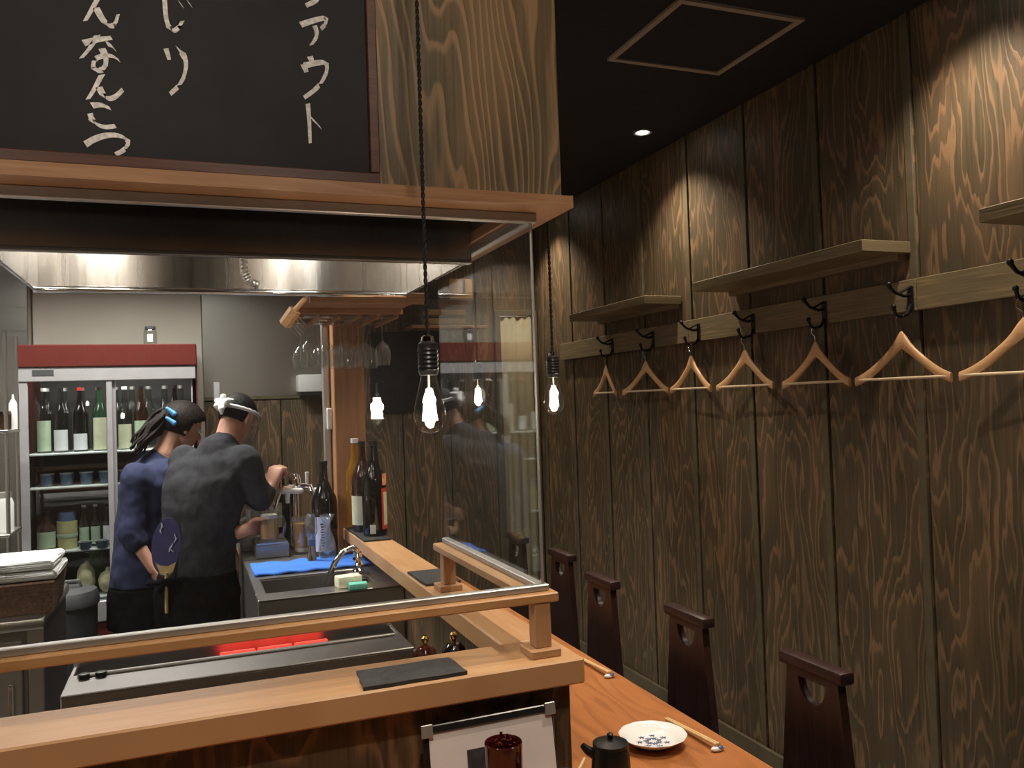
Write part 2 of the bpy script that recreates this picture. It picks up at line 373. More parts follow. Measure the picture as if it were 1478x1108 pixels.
def cloth(name, col, col2):
    mt, nt, b = nodes(name); L = nt.links.new; nt.nodes.remove(b)
    tc = N(nt, 'ShaderNodeTexCoord'); nz = N(nt, 'ShaderNodeTexNoise'); nz.inputs['Scale'].default_value = 9.0; L(tc.outputs['Object'], nz.inputs['Vector'])
    mx = N(nt, 'ShaderNodeMix', data_type='RGBA'); mx.inputs[6].default_value = (*col, 1); mx.inputs[7].default_value = (*col2, 1); L(nz.outputs['Fac'], mx.inputs[0])
    df = N(nt, 'ShaderNodeBsdfDiffuse'); tl = N(nt, 'ShaderNodeBsdfTranslucent'); m2 = N(nt, 'ShaderNodeMixShader'); m2.inputs[0].default_value = 0.5
    for n in (df, tl): L(mx.outputs[2], n.inputs[0])
    L(df.outputs[0], m2.inputs[1]); L(tl.outputs[0], m2.inputs[2]); L(m2.outputs[0], nt.nodes['Material Output'].inputs[0])
cloth('curtain_cream', (0.55, 0.50, 0.34), (0.62, 0.58, 0.44))
plain('curtain_white', (0.55, 0.52, 0.42), 0.85, var=0.08, scale=8)
plain('rubber_grey', (0.045, 0.047, 0.05), 0.6, var=0.2)
glow('filament', (1.0, 0.90, 0.74), 60.0)
glow('lamp_face', (1.0, 0.95, 0.88), 25.0)
glow('diffuser_face', (1.0, 0.95, 0.88), 2.0)
glow('ember', (1.0, 0.05, 0.03), 0.8)
glow('led', (1.0, 0.25, 0.15), 4.0)

# ================================================================== THE SETTING
WX = 2.32; BY = 5.45
struct(bx('floor', 'floor_concrete', None, -3.0, WX + 0.1, -1.6, BY + 0.3, -0.1, 0.0))
struct(bx('ceiling', 'ceiling_black', None, -3.0, WX + 0.1, -1.6, BY + 0.3, CEIL, CEIL + 0.1))
struct(bx('wall_left', 'plaster', None, -3.1, -3.0, -1.6, BY + 0.3, 0, CEIL))
wf = struct(bx('wall_front', 'panel_wood_x', None, -3.0, WX + 0.1, -1.7, -1.6, 0, CEIL))

# right wall: plywood boards with a proud strip at one edge and a dark gap at the joint
wr = struct(bx('wall_right', 'black_plastic', None, WX + 0.014, WX + 0.1, -1.6, BY + 0.3, 0, CEIL))
PW = 0.455
bm = nb(); box(bm, 0, 0.014, 0.003, PW - 0.005, 0, CEIL, 0.002)
p0 = obj('panel', bm, 'panel_wood_y', wr)
bm = nb(); box(bm, -0.006, 0.0, 0.003, 0.036, 0, CEIL, 0.002)
b0 = obj('batten', bm, 'batten', wr)
k = 0; y = 2.126 - 8 * PW
while y < BY - 0.02:
    for src in (p0, b0):
        o = src if k == 0 else src.copy()
        if k: C.objects.link(o); o.parent = wr
        o.location = (WX, y, 0)
    y += PW; k += 1
struct(bx('baseboard_right', 'batten', None, WX - 0.022, WX - 0.006, -1.6, BY - 0.036, 0, 0.066, bev=0.003))

# back wall
bm = nb(); box(bm, -3.0, 2.034, BY + 0.03, BY + 0.13, 0, CEIL); box(bm, 2.034, 2.276, BY + 0.03, BY + 0.13, 2.24, CEIL); box(bm, 2.276, WX + 0.1, BY + 0.03, BY + 0.13, 0, CEIL)
wb = struct(obj('wall_back', bm, 'plaster'))
# small unseen passage with an added lamp, to light the curtain from behind
bm = nb()
box(bm, 1.5, 1.55, BY + 0.13, 6.6, 0, CEIL); box(bm, 2.75, 2.8, BY + 0.13, 6.6, 0, CEIL); box(bm, 1.5, 2.8, 6.6, 6.65, 0, CEIL); box(bm, 1.5, 2.8, BY + 0.3, 6.6, CEIL, CEIL + 0.1); box(bm, 1.5, 2.8, BY + 0.3, 6.6, -0.1, 0.0)
struct(obj('wall_passage', bm, 'plaster'))
pl_ = thing('passage_lamp', 'round white ceiling lamp in the passage behind the cream curtain', 'lamp', (2.1, 6.05, CEIL))
lt('lamp_base', 'white_plastic', pl_, [(0.0, 0.0), (0.14, 0.0), (0.14, -0.03), (0.0, -0.03)], 28); lt('shade', 'diffuser_face', pl_, [(0.13, -0.03), (0.11, -0.07), (0.0, -0.09)], 28)
l = bpy.data.lights.new('passage_light', 'POINT'); l.energy = 34; l.color = WARM; l.shadow_soft_size = 0.1
o = bpy.data.objects.new('passage_light', l); C.objects.link(o); o.location = (2.1, 6.05, CEIL - 0.2)
bx('plaster_panel', 'plaster', wb, -0.815, 0.088, BY, BY + 0.03, 0, CEIL)
bx('steel_sheet', 'steel_panel', wb, 0.094, 1.0, BY - 0.004, BY + 0.03, 1.69, 2.45, bev=0.002)
bx('steel_column', 'steel_panel', wb, -0.985, -0.822, BY - 0.12, BY + 0.03, 0, CEIL, bev=0.004)
bx('trim_strip', 'batten', wb, 0.094, 1.0, BY - 0.012, BY, 1.672, 1.69)
for x in (0.094, 0.549):
    bx('panel', 'panel_wood_x', wb, x + 0.003, x + PW - 0.004, BY - 0.002, BY + 0.03, 0, 1.672, bev=0.002)
    bx('panel', 'panel_wood_x', wb, x + 0.003, x + PW - 0.004, BY - 0.002, BY + 0.03, 2.45, CEIL, bev=0.002)
for i in range(3):
    x = 1.004 + i * 0.33
    bx('panel', 'panel_wood_x', wb, x + 0.003, x + 0.325, BY - 0.002, BY + 0.03, 0, CEIL, bev=0.002)
bx('panel', 'panel_wood_x', wb, 2.0, 2.315, BY - 0.002, BY + 0.03, 2.24, CEIL, bev=0.002)
d1 = struct(bx('door_1', 'batten', None, 1.995, 2.035, BY - 0.035, BY + 0.01, 0, 2.24, bev=0.003))
bx('door_jamb', 'batten', d1, 2.275, 2.312, BY - 0.035, BY + 0.01, 0, 2.24, bev=0.003)
bx('door_head', 'batten', d1, 2.035, 2.275, BY - 0.03, BY + 0.01, 2.205, 2.24, bev=0.003)
# curtain in the doorway
bm = nb(); nx, nz = 60, 6
g = [[bm.verts.new((2.04 + 0.232 * i / nx, BY - 0.012 + 0.005 * math.sin(i * 0.42) + 0.004 * math.sin(i * 0.19 + 1), 0.12 + (2.20 - 0.12) * j / nz)) for i in range(nx + 1)] for j in range(nz + 1)]
for j in range(nz):
    for i in range(nx): bm.faces.new((g[j][i], g[j][i + 1], g[j + 1][i + 1], g[j + 1][i]))
o = obj('door_curtain', bm, 'curtain_cream'); sm = o.modifiers.new('thick', 'SOLIDIFY'); sm.thickness = 0.003
tag(o, 'long cream curtain hanging in the doorway in the back wall', 'curtain')

# hatch in the ceiling
h = thing('ceiling_hatch', 'square black ceiling hatch with a thin tan frame', 'hatch', (1.757, 2.52, CEIL))
for a in ((-0.25, 0.25, -0.25, -0.228), (-0.25, 0.25, 0.228, 0.25), (-0.25, -0.228, -0.228, 0.228), (0.228, 0.25, -0.228, 0.228)):
    bx('hatch_edge', 'hatch_frame', h, *a, -0.010, 0.002)
bx('hatch_panel', 'ceiling_black', h, -0.228, 0.228, -0.228, 0.228, -0.004, 0.002)

# downlights
dl0 = thing('downlight', 'round silver downlight shining down the wooden wall above the wall shelves', 'downlight', (DOWNLIGHTS[0][0], DOWNLIGHTS[0][1], CEIL), group='downlights in the black ceiling')
lt('trim_ring', 'aluminium', dl0, [(0.036, 0.002), (0.046, 0.0), (0.046, -0.006), (0.036, -0.006), (0.030, 0.0), (0.026, -0.002)], 28)
lt('lens', 'lamp_face', dl0, [(0.027, -0.003), (0.018, -0.008), (0.0, -0.010)], 20)
for i, (x, y, p, c, ax) in enumerate(DOWNLIGHTS[1:]):
    dup(dl0, (x, y, CEIL), label=['round silver downlight beyond the ceiling hatch, towards the wall of hangers', 'round silver downlight by the curtained doorway', 'round silver downlight in the rear of the aisle', 'round silver downlight in front of the bare wooden header', 'round silver downlight in front of the chalkboard', 'round silver downlight over the chairs, ahead of the ceiling hatch', 'round silver downlight over the chairs, past the ceiling hatch'][i])
for i, (x, y) in enumerate(SIGN_FILL_SPOTS):
    t = thing('spotlight', ['black ceiling spotlight aimed at the writing on the chalkboard', 'black ceiling spotlight aimed at the bare wooden header'][i], 'spotlight', (x, y, CEIL))
    lt('mount', 'black_metal', t, [(0.0, -0.02), (0.04, -0.02), (0.04, 0.0)], 20)
    tb('stem', 'black_metal', t, [(0, 0, -0.02), (0, 0, -0.09)], 0.008, 8)
    d_ = (Vector((x + 0.05, 1.69, 2.25)) - Vector((x, y, CEIL - 0.15))).normalized(); c_ = Vector((0, 0, -0.115))
    tb('can', 'black_metal', t, [c_ - d_ * 0.07, c_ - d_ * 0.06, c_ + d_ * 0.02], [0.025, 0.036, 0.038], 20)
    tb('lens', 'lamp_face', t, [c_ + d_ * 0.019, c_ + d_ * 0.023], 0.032, 20)
# kitchen ceiling lamps
for i, (x, y, s, p) in enumerate(KITCHEN_LAMPS):
    t = thing('kitchen_lamp', ['slim white ceiling lamp above the kitchen floor', 'slim white ceiling lamp over the prep side of the kitchen'][i], 'lamp', (x, y, CEIL))
    bx('lamp_housing', 'white_plastic', t, -0.58, 0.58, -0.10, 0.10, -0.06, 0, bev=0.01)
    bx('diffuser', 'diffuser_face', t, -0.55, 0.55, -0.08, 0.08, -0.075, -0.06, bev=0.006)

# header over the counter
hd = struct(bx('wall_header', 'black_plastic', None, -2.6, 0.772, 1.72, 1.79, 2.05, CEIL))
for i, (x0, x1) in enumerate(((-2.4, -1.3), (-1.297, 0.10), (0.103, 0.792))):
    bx('panel', 'header_wood', hd, x0, x1, 1.690, 1.72, 2.049, CEIL, bev=0.002)
bx('panel', 'panel_wood_y', hd, 0.772, 0.792, 1.722, 1.79, 2.049, CEIL, bev=0.002)
bm = nb()
prism(bm, [(-2.6, 1.655, 2.024), (0.803, 1.655, 2.024), (0.803, 2.40, 2.024), (0.706, 2.40, 2.024), (0.706, 1.80, 2.024), (-2.6, 1.80, 2.024)], (0, 0, 0.026))
lip = struct(obj('trim_1', bm, 'lip_wood'))
bx('soffit_beam', 'panel_wood_y', hd, 0.706, 0.792, 1.792, 2.40, 2.049, CEIL, bev=0.002)

# wooden and steel uprights behind the counter
t = thing('wooden_post', 'square brown timber post rising behind the sake bottles', 'post', (0.715, 4.02, 0))
bx('post', 'post_wood', t, -0.073, 0.072, -0.06, 0.06, 0, CEIL, bev=0.004)
t = thing('steel_post', 'narrow grey steel upright beside the timber post', 'post', (0.622, 4.07, 0))
bx('post', 'aluminium', t, -0.016, 0.014, -0.02, 0.02, 0, CEIL, bev=0.003)
bx('switch_box', 'white_plastic', t, -0.004, 0.02, -0.045, -0.02, 1.50, 1.60, bev=0.003)

# ================================================================== COUNTER
ct = thing('bar_counter', 'L-shaped bar ledge of pale timber planks on dark wood panels', 'counter')
bx('front_plank', 'counter_wood_x', ct, -2.4, 0.792, 1.655, 1.834, 0.985, 1.04, bev=0.004)
bx('side_plank', 'counter_wood_y', ct, 0.665, 0.792, 1.836, 3.95, 0.985, 1.04, bev=0.004)
for x0, x1 in ((-2.4, -1.5), (-1.497, -0.45), (-0.447, 0.767)):
    bx('front_panel', 'base_wood', ct, x0, x1, 1.685, 1.705, 0.0, 0.985, bev=0.001)
for y0, y1 in ((1.705, 2.6), (2.603, 3.3), (3.303, 3.95)):
    bx('side_panel', 'panel_wood_y', ct, 0.747, 0.767, y0, y1, 0.0, 0.985, bev=0.001)

# lower table
tbt = thing('counter_table', 'orange-brown timber dining counter running below the bar ledge', 'table')
bx('front_top', 'table_wood', tbt, -2.4, 0.768, 1.22, 1.684, 0.74, 0.78, bev=0.004)
bx('side_top', 'table_wood', tbt, 0.769, 1.183, 1.22, 3.95, 0.74, 0.78, bev=0.005)
for yy in (1.3, 2.9, 3.8): bx('bracket', 'chair_wood', tbt, 0.77, 1.10, yy, yy + 0.04, 0.66, 0.74)

# ------------------------------------------------------------------ glass screen on the ledge
gs = thing('glass_screen', 'clear glass screen on a timber rail above the bar ledge', 'glass screen')
bx('front_rail', 'rail_wood_x', gs, -2.4, 0.757, 1.702, 1.752, 1.156, 1.177, bev=0.003)
bx('side_rail', 'rail_wood_y', gs, 0.690, 0.757, 1.753, 2.49, 1.156, 1.177, bev=0.003)
for x, yb in ((0.718, 1.724), (0.724, 2.45), (-1.2, 1.724)):
    p = bx('post', 'pale_post', gs, x - 0.019, x + 0.019, yb - 0.019, yb + 0.019, 1.058, 1.157, bev=0.002)
    bx('post_base', 'pale_post', p, x - 0.036, x + 0.034, yb - 0.036, yb + 0.036, 1.040, 1.058, bev=0.002)
GX, GY = 0.731, 1.732
bx('front_channel', 'aluminium', gs, -2.4, GX + 0.012, GY - 0.010, GY + 0.010, 1.177, 1.192, bev=0.002)
bx('side_channel', 'aluminium', gs, GX - 0.011, GX + 0.011, GY + 0.010, 2.49, 1.177, 1.191, bev=0.002)
bx('top_channel', 'aluminium', gs, -2.4, GX + 0.012, GY - 0.010, GY + 0.010, 2.002, 2.024, bev=0.002)
bx('top_side_channel', 'aluminium', gs, GX - 0.011, GX + 0.011, GY + 0.010, 2.39, 2.002, 2.024, bev=0.002)
bx('front_pane', 'pane', gs, -2.4, GX - 0.004, GY - 0.0025, GY + 0.0025, 1.188, 2.005)
bx('side_pane', 'pane', gs, GX - 0.0025, GX + 0.0025, GY + 0.003, 2.48, 1.188, 2.005)
tb('pane_edge', 'aluminium', gs, [(GX, GY, 1.19), (GX, GY, 2.003)], 0.0036, 6)

# ------------------------------------------------------------------ chalkboard
FB = 1.682
cbd = thing('chalkboard', 'black chalkboard with white Japanese handwriting in a dark red frame', 'chalkboard', (0, 0, 0))
_c = at(533, 252, Y=FB); bl, br_, bb, bt = -1.2, _c.x, _c.z, 2.80
bx('board', 'chalkboard', cbd, bl, br_, FB - 0.002, FB + 0.006, bb, bt)
bx('frame_side', 'frame_wood', cbd, bl - 0.022, br_ + 0.020, FB - 0.016, FB + 0.008, bb - 0.022, bb, bev=0.002)
bx('frame_side', 'frame_wood', cbd, bl - 0.022, br_ + 0.020, FB - 0.016, FB + 0.008, bt, bt + 0.022, bev=0.002)
bx('frame_side', 'frame_wood', cbd, br_, br_ + 0.020, FB - 0.016, FB + 0.008, bb, bt, bev=0.002)
bx('frame_side', 'frame_wood', cbd, bl - 0.022, bl, FB - 0.016, FB + 0.008, bb, bt, bev=0.002)
S = 2.638
CHARS = [
 [[(395, -40), (370, 0), (345, 45), (325, 80)], [(366, 30), (385, 65), (405, 92), (425, 100), (440, 85), (450, 55)]],
 [[(318, 165), (370, 152), (425, 145)], [(370, 135), (345, 180), (310, 222)], [(405, 165), (425, 175), (440, 192)],
  [(388, 185), (402, 215), (402, 245), (385, 268), (362, 265), (355, 248), (365, 225), (395, 213), (430, 215), (455, 232)]],
 [[(388, 285), (362, 335), (335, 378)], [(377, 332), (392, 360), (412, 376), (440, 368), (468, 342)]],
 [[(350, 402), (385, 400), (420, 413)], [(343, 432), (352, 458), (375, 477), (405, 484), (440, 480)]],
 [[(325, 550), (360, 530), (400, 517), (440, 515), (475, 525), (488, 545), (470, 572), (440, 588)]],
 [[(625, -30), (628, 20), (632, 65), (642, 100), (660, 117), (680, 105), (695, 80)], [(682, 8), (696, 25)], [(712, 2), (728, 22)]],
 [[(632, 185), (638, 205), (645, 228)], [(675, 185), (695, 205), (708, 240), (702, 285), (682, 325), (648, 358)]],
 [[(1230, -40), (1205, 0), (1165, 22)]],
 [[(1145, 95), (1190, 80), (1238, 70), (1238, 92), (1222, 110)], [(1198, 98), (1206, 125), (1200, 150), (1185, 172)]],
 [[(1180, 215), (1191, 242)], [(1155, 245), (1167, 275)], [(1160, 250), (1200, 241), (1238, 240), (1244, 268), (1225, 312), (1195, 345), (1158, 372)]],
 [[(1172, 395), (1177, 460), (1181, 545)], [(1185, 450), (1202, 466), (1222, 488)]]]
for ch in CHARS:
    bm = nb()
    for st in ch:
        pts = [at(x / S, y / S, Y=FB - 0.002) for x, y in st]
        # catmull smoothing
        ps = []
        ext = [pts[0] * 2 - pts[1]] + pts + [pts[-1] * 2 - pts[-2]]
        for a, b_, c_, d_ in zip(ext, ext[1:], ext[2:], ext[3:]):
            for q in range(5):
                s = q / 5
                ps.append(0.5 * ((2 * b_) + (c_ - a) * s + (2 * a - 5 * b_ + 4 * c_ - d_) * s * s + (3 * b_ - a - 3 * c_ + d_) * s ** 3))
        ps.append(pts[-1]); prev = None; n = len(ps)
        for i, p in enumerate(ps):
            d = (ps[min(i + 1, n - 1)] - ps[max(i - 1, 0)]).normalized()
            wd = (0.0060 if abs(d.x) > 0.35 else 0.0046) * (1.0 - 0.35 * (i / n))
            s = Vector((-0.5, 0, 0.86)) if abs(d.x) > 0.6 else Vector((0.95, 0, 0.3))
            q = (bm.verts.new(p + s * wd), bm.verts.new(p - s * wd), bm.verts.new(p - s * wd + Vector((0, -0.0012, 0))), bm.verts.new(p + s * wd + Vector((0, -0.0012, 0))))
            if prev:
                for a in range(4): bm.faces.new((prev[a], prev[(a + 1) % 4], q[(a + 1) % 4], q[a]))
            else: bm.faces.new(q[::-1])
            prev = q
        bm.faces.new(prev)
    obj('chalk_character', bm, 'chalk', cbd, smooth=False)

# ------------------------------------------------------------------ pendant bulbs
def pendant(p, r, label, watts):
    k = r / 0.032; zc = p.z
    t = thing('pendant_lamp', label, 'lamp', (p.x, p.y, zc))
    zb = -0.055 * k
    prof = [(0.0, zb), (0.012, zb + 0.002), (0.024, zb + 0.011), (0.031, zb + 0.025), (0.032, zb + 0.036), (0.028, zb + 0.058), (0.021, zb + 0.085), (0.0165, zb + 0.105), (0.015, zb + 0.118)]
    prof = [(a * k, zb + (b_ - zb) * k) for a, b_ in prof]
    lt('bulb', 'bulb_glass', t, prof, 28)
    top = prof[-1][1]
    lt('socket', 'black_plastic', t, [(0.0, top - 0.004), (0.017 * k, top - 0.004), (0.0205 * k, top + 0.004)] + [((0.0205 if j % 2 else 0.0190) * k, top + 0.006 + j * 0.0042 * k) for j in range(11)] + [(0.019 * k, top + 0.056 * k), (0.012 * k, top + 0.062 * k), (0.0, top + 0.066 * k)], 24)
    lt('cap', 'chrome', t, [(0.0, top + 0.061 * k), (0.0135 * k, top + 0.061 * k), (0.012 * k, top + 0.070 * k), (0.005 * k, top + 0.074 * k), (0.0, top + 0.074 * k)], 16)
    bm = nb()                                                   # led filament bars
    for j in range(6):
        a = j * PI / 3
        tube(bm, [(0.0125 * k * math.cos(a), 0.0125 * k * math.sin(a), zb + 0.026 * k), (0.006 * k * math.cos(a), 0.006 * k * math.sin(a), zb + 0.078 * k)], 0.0028 * k, 6)
    obj('filament', bm, 'filament', t)
    tb('stem', 'white_plastic', t, [(0, 0, zb + 0.02 * k), (0, 0, top)], 0.0022 * k, 8)
    bm = nb(); n = 260                                          # twisted flex up to the ceiling
    for s in (0, PI):
        z0 = top + 0.068 * k
        tube(bm, [(0.0022 * math.cos(s + i * 1.05), 0.0022 * math.sin(s + i * 1.05), z0 + (CEIL - zc - z0) * i / n) for i in range(n + 1)], 0.0021, 5)
    obj('cord', bm, 'cord_black', t)
    lt('ceiling_rose', 'black_plastic', t, [(0.0, CEIL - zc - 0.03), (0.03, CEIL - zc - 0.028), (0.034, CEIL - zc)], 20)
    l = bpy.data.lights.new('bulb_light', 'POINT'); l.energy = watts; l.color = (1, 0.82, 0.6); l.shadow_soft_size = 0.015
    o = bpy.data.objects.new('bulb_light', l); C.objects.link(o); o.location = (p.x, p.y, zc); o['kind'] = 'structure'
pendant(EYE + ray(620, 585) * 1.55, 0.0307, 'glowing bare filament bulb on a black cord in front of the glass screen', 3.5)
pendant(EYE + ray(799.5, 572) * 2.08, 0.0262, 'glowing bare filament bulb on a black cord beside the wall of hangers', 2.5)
pendant(EYE + ray(690, 569) * 2.75, 0.0272, 'glowing bare filament bulb seen through the side glass, before the back wall', 2.5)
pendant(Vector((-0.55, 1.42, 1.6)), 0.0307, 'glowing bare filament bulb before the chalkboard, away from the glass corner', 3.5)
pendant(Vector((-1.05, -0.8, 1.75)), 0.0307, 'glowing bare filament bulb in the rear of the dining room', 6)  # unseen lamp added behind the camera as fill for the header

# ================================================================== RIGHT WALL FURNITURE
def wall_shelf(y0, y1, label):
    t = thing('wall_shelf', label, 'shelf', (WX, y0, 2.062))
    bx('board', 'shelf_wood', t, -0.22, -0.007, 0, y1 - y0, 0, 0.040, bev=0.002)
    bx('cleat', 'shelf_wood', t, -0.045, -0.007, 0.02, y1 - y0 - 0.02, -0.02, 0.0)
wall_shelf(2.15, 3.15, 'long brown wooden wall shelf in the middle of the panelled wall')
wall_shelf(3.573, 4.434, 'brown wooden wall shelf nearest the curtained doorway')
wall_shelf(0.75, 1.712, 'brown wooden wall shelf farthest from the curtained doorway')
cr = thing('coat_rail', 'brown wooden coat rail with black iron hooks along the panelled wall', 'coat rail', (WX, 0, 1.863))
for y0, y1 in ((0.4, 2.117), (2.12, 3.49), (3.493, 5.0)):
    bx('rail_board', 'shelf_wood', cr, -0.028, -0.007, y0, y1, 0, 0.108, bev=0.002)
HX = 2.230
hang = []
for i, (x, yb) in enumerate(((873, 566), (931, 562), (996, 560), (1074, 558), (1176, 550), (1300, 543), (1478, 537))):
    hang.append(at(x, yb, X=HX))
hy = [p.y for p in hang]
for yy in hy + [1.42, 1.0]:
    bm = nb()
    box(bm, -0.034, -0.028, yy - 0.012, yy + 0.012, -0.005, 0.085, 0.002)
    tube(bm, [(-0.03, yy, 0.055), (-0.06, yy, 0.050), (-0.10, yy, 0.062), (-0.125, yy, 0.085)], [0.006, 0.006, 0.006, 0.007], 8)
    tube(bm, [(-0.03, yy, 0.02), (-0.05, yy, -0.012), (-0.08, yy, -0.020), (-0.10, yy, -0.012), (-0.108, yy, 0.012)], [0.006, 0.006, 0.006, 0.006, 0.006], 8)
    tube(bm, [(-0.034, yy, 0.08), (-0.088, yy, 0.056)], 0.004, 6)
    ball(bm, (-0.125, yy, 0.088), 0.010, u=10, v=6); ball(bm, (-0.108, yy, 0.014), 0.009, u=10, v=6)
    obj('coat_hook', bm, 'black_metal', cr)
# hangers: span .40 along local y
def make_hanger():
    t = thing('coat_hanger', '', 'hanger')
    half, H = 0.188, 0.122
    bm = nb(); n = 22; rows = []
    for i in range(n + 1):
        s = i / n * 2 - 1; a = abs(s); yy = s * half
        zc = 0.005 + H * (1 - a) ** 1.0 - 0.020 * math.sin(PI * a) * (a) + 0.012 * math.exp(-(a / 0.16) ** 2) - 0.012
        hw = 0.0185 + 0.011 * math.exp(-(a / 0.15) ** 2) - 0.003 * a
        th = 0.0065 + 0.001 * math.exp(-(a / 0.3) ** 2)
        xo = 0.012 * (1 - a * a)
        rows.append([bm.verts.new((xo + dx * th, yy, zc + dz * hw)) for dx, dz in ((-1, -0.6), (-1, 0.6), (-0.5, 1), (0.5, 1), (1, 0.6), (1, -0.6), (0.5, -1), (-0.5, -1))])
    for a, b_ in zip(rows, rows[1:]):
        for q in range(8): bm.faces.new((a[q], a[(q + 1) % 8], b_[(q + 1) % 8], b_[q]))
    bm.faces.new(rows[0][::-1]); bm.faces.new(rows[-1])
    obj('shoulder_arch', bm, 'hanger_wood', t, ang=60)
    tb('trouser_bar', 'hanger_bar', t, [(0.0, -half + 0.012, -0.002), (0.0, half - 0.012, -0.002)], 0.0052, 10)
    pts = [(0.010, 0, H + 0.01), (0.010, 0, H + 0.052)] + [(0.010, 0.018 * math.sin(a) , H + 0.0727 - 0.018 * math.cos(a)) for a in [0.3 + q * 0.42 for q in range(10)]]
    tb('hook', 'chrome', t, pts, 0.0019, 6)
    return t
names = ['wooden coat hanger on the rail, closest to the curtained doorway', 'second wooden coat hanger from the curtained doorway', 'third wooden coat hanger from the curtained doorway', 'fourth wooden coat hanger from the curtained doorway', 'fifth wooden coat hanger from the curtained doorway', 'sixth wooden coat hanger from the curtained doorway', 'seventh wooden coat hanger from the curtained doorway, under the third shelf']
h0 = make_hanger()
for i, (p, psi) in enumerate(zip(hang, (8.5, -8.0, 4.0, -1.5, 2.0, -4.0, -10))):
    loc = (HX, p.y, 1.638)                                   # all hang on the same row of hooks
    if i == 0: h0.location = loc; h0['label'] = names[0]; h0['group'] = 'hangers on the coat rail'; h0.rotation_euler = (0, 0, math.radians(-psi))
    else: dup(h0, loc, math.radians(-psi), names[i], 'hangers on the coat rail')

# ------------------------------------------------------------------ chairs
def make_chair():
    t = thing('dining_chair', '', 'chair')                     # origin under the back, seat towards -x
    bm = nb()
    ol = [(0, -0.145, 0.42), (0, 0.145, 0.42), (0, 0.085, 0.945), (0, -0.085, 0.945)]
    hole = [(0, 0.047 * math.cos(a), 0.922 - 0.055 * math.sin(a)) for a in [PI * q / 12 for q in range(13)]]
    prism(bm, ol, (0.022, 0, 0), [hole])
    obj('backrest', bm, 'chair_wood', t)
    bx('top_bar', 'chair_wood', t, -0.010, 0.032, -0.107, 0.107, 0.940, 0.970, bev=0.007, seg=2)
    bx('seat', 'chair_wood', t, -0.40, 0.0, -0.19, 0.19, 0.415, 0.45, bev=0.008, seg=2)
    for x in (-0.38, 0.0):
        for yy in (-0.17, 0.14):
            bx('leg', 'chair_wood', t, x, x + 0.03, yy, yy + 0.03, 0, 0.415, bev=0.003)
    for yy in (-0.165, 0.145): bx('stretcher', 'chair_wood', t, -0.35, 0.0, yy, yy + 0.02, 0.18, 0.21)
    return t
c0 = make_chair()
lab = ['dark brown high-backed chair with a handle slot, fifth from the curtained doorway', 'dark brown chair with a handle slot, fourth from the curtained doorway', 'dark brown chair with a handle slot, third from the curtained doorway', 'dark brown chair with a handle slot, second from the curtained doorway', 'dark brown chair standing in front of the cream curtain, seen through glass']
for i, (x, yy) in enumerate(((1.35, 1.597), (1.35, 2.13), (1.35, 2.683), (1.435, 3.21), (1.435, 3.72))):
    if i == 0: c0.location = (x, yy, 0); c0['label'] = lab[0]; c0['group'] = 'chairs along the orange dining counter'
    else: dup(c0, (x, yy, 0), 0, lab[i], 'chairs along the orange dining counter')
for k_ in range(2): pass

# ------------------------------------------------------------------ things on the orange table
TZ = 0.78
def plate(loc, label):
    t = thing('plate', label, 'plate', loc, group='white plates on the dining counter')
    n = 48; bm = nb(); prof = [(0.0, 0.004), (0.030, 0.004), (0.033, 0.0), (0.036, 0.0), (0.040, 0.005), (0.060, 0.014), (0.078, 0.026), (0.0795, 0.028), (0.077, 0.0285), (0.058, 0.0175), (0.040, 0.0095), (0.0, 0.0085)]
    lathe(bm, prof, n)
    for v in bm.verts:
        r = math.hypot(v.co.x, v.co.y)
        if r > 0.07:
            a = math.atan2(v.co.y, v.co.x); s = 1 + 0.012 * math.cos(12 * a); v.co.x *= s; v.co.y *= s
    obj('dish', bm, 'porcelain', t, ang=60)
    bm = nb()
    for j in range(7):
        a = j * 2 * PI / 7
        for r0, da in ((0.012, 0.0), (0.026, 0.22)):
            c = Vector((r0 * 1.25 * math.cos(a + da), r0 * 1.25 * math.sin(a + da), 0.0102))
            for q in range(5):
                b_ = q * 2 * PI / 5
                tube(bm, [c, c + Vector((0.0075 * math.cos(b_), 0.0075 * math.sin(b_), 0.0002))], 0.0009, 4)
    obj('painted_flowers', bm, 'china_blue', t)
    return t
plate((1.005, 1.745, TZ), 'white scalloped plate with blue flowers next to the black soy sauce pot')
plate((1.010, 2.33, TZ), 'white plate mostly hidden behind the corner of the bar ledge')
def chopsticks(p, q, la, lb):
    t = thing('chopsticks', la, 'chopsticks', (p[0], p[1], TZ), group='pairs of chopsticks on the dining counter')
    d = Vector((q[0] - p[0], q[1] - p[1], 0))
    for s in (-0.0035, 0.0035):
        tb('stick', 'bamboo', t, [Vector((s, 0, 0.006)), d * 0.96 + Vector((s, 0, 0.016))], [0.0028, 0.0038], 8)
    r = thing('chopstick_rest', lb, 'chopstick rest', (q[0], q[1] + 0.012, TZ), group='chopstick rests on the dining counter')
    bm = nb(); ball(bm, (0, 0, 0.006), 0.018, 0.009, 0.0065, u=16, v=10); obj('rest', bm, 'porcelain', r)
    bm = nb(); ball(bm, (0.004, -0.002, 0.0075), 0.011, 0.0072, 0.0058, u=12, v=8); obj('glaze_spot', bm, 'china_blue', r)
chopsticks((1.113, 1.862), (1.121, 1.640), 'pair of wooden chopsticks beside the scalloped plate', 'small blue and white chopstick rest beside the scalloped plate')
chopsticks((1.135, 2.43), (1.140, 2.205), 'pair of wooden chopsticks past the corner of the bar ledge', 'small blue and white chopstick rest past the corner of the bar ledge')
s = thing('soy_sauce_pot', 'matte black soy sauce pot with a spout beside the white plate', 'pot', (0.808, 1.58, TZ))
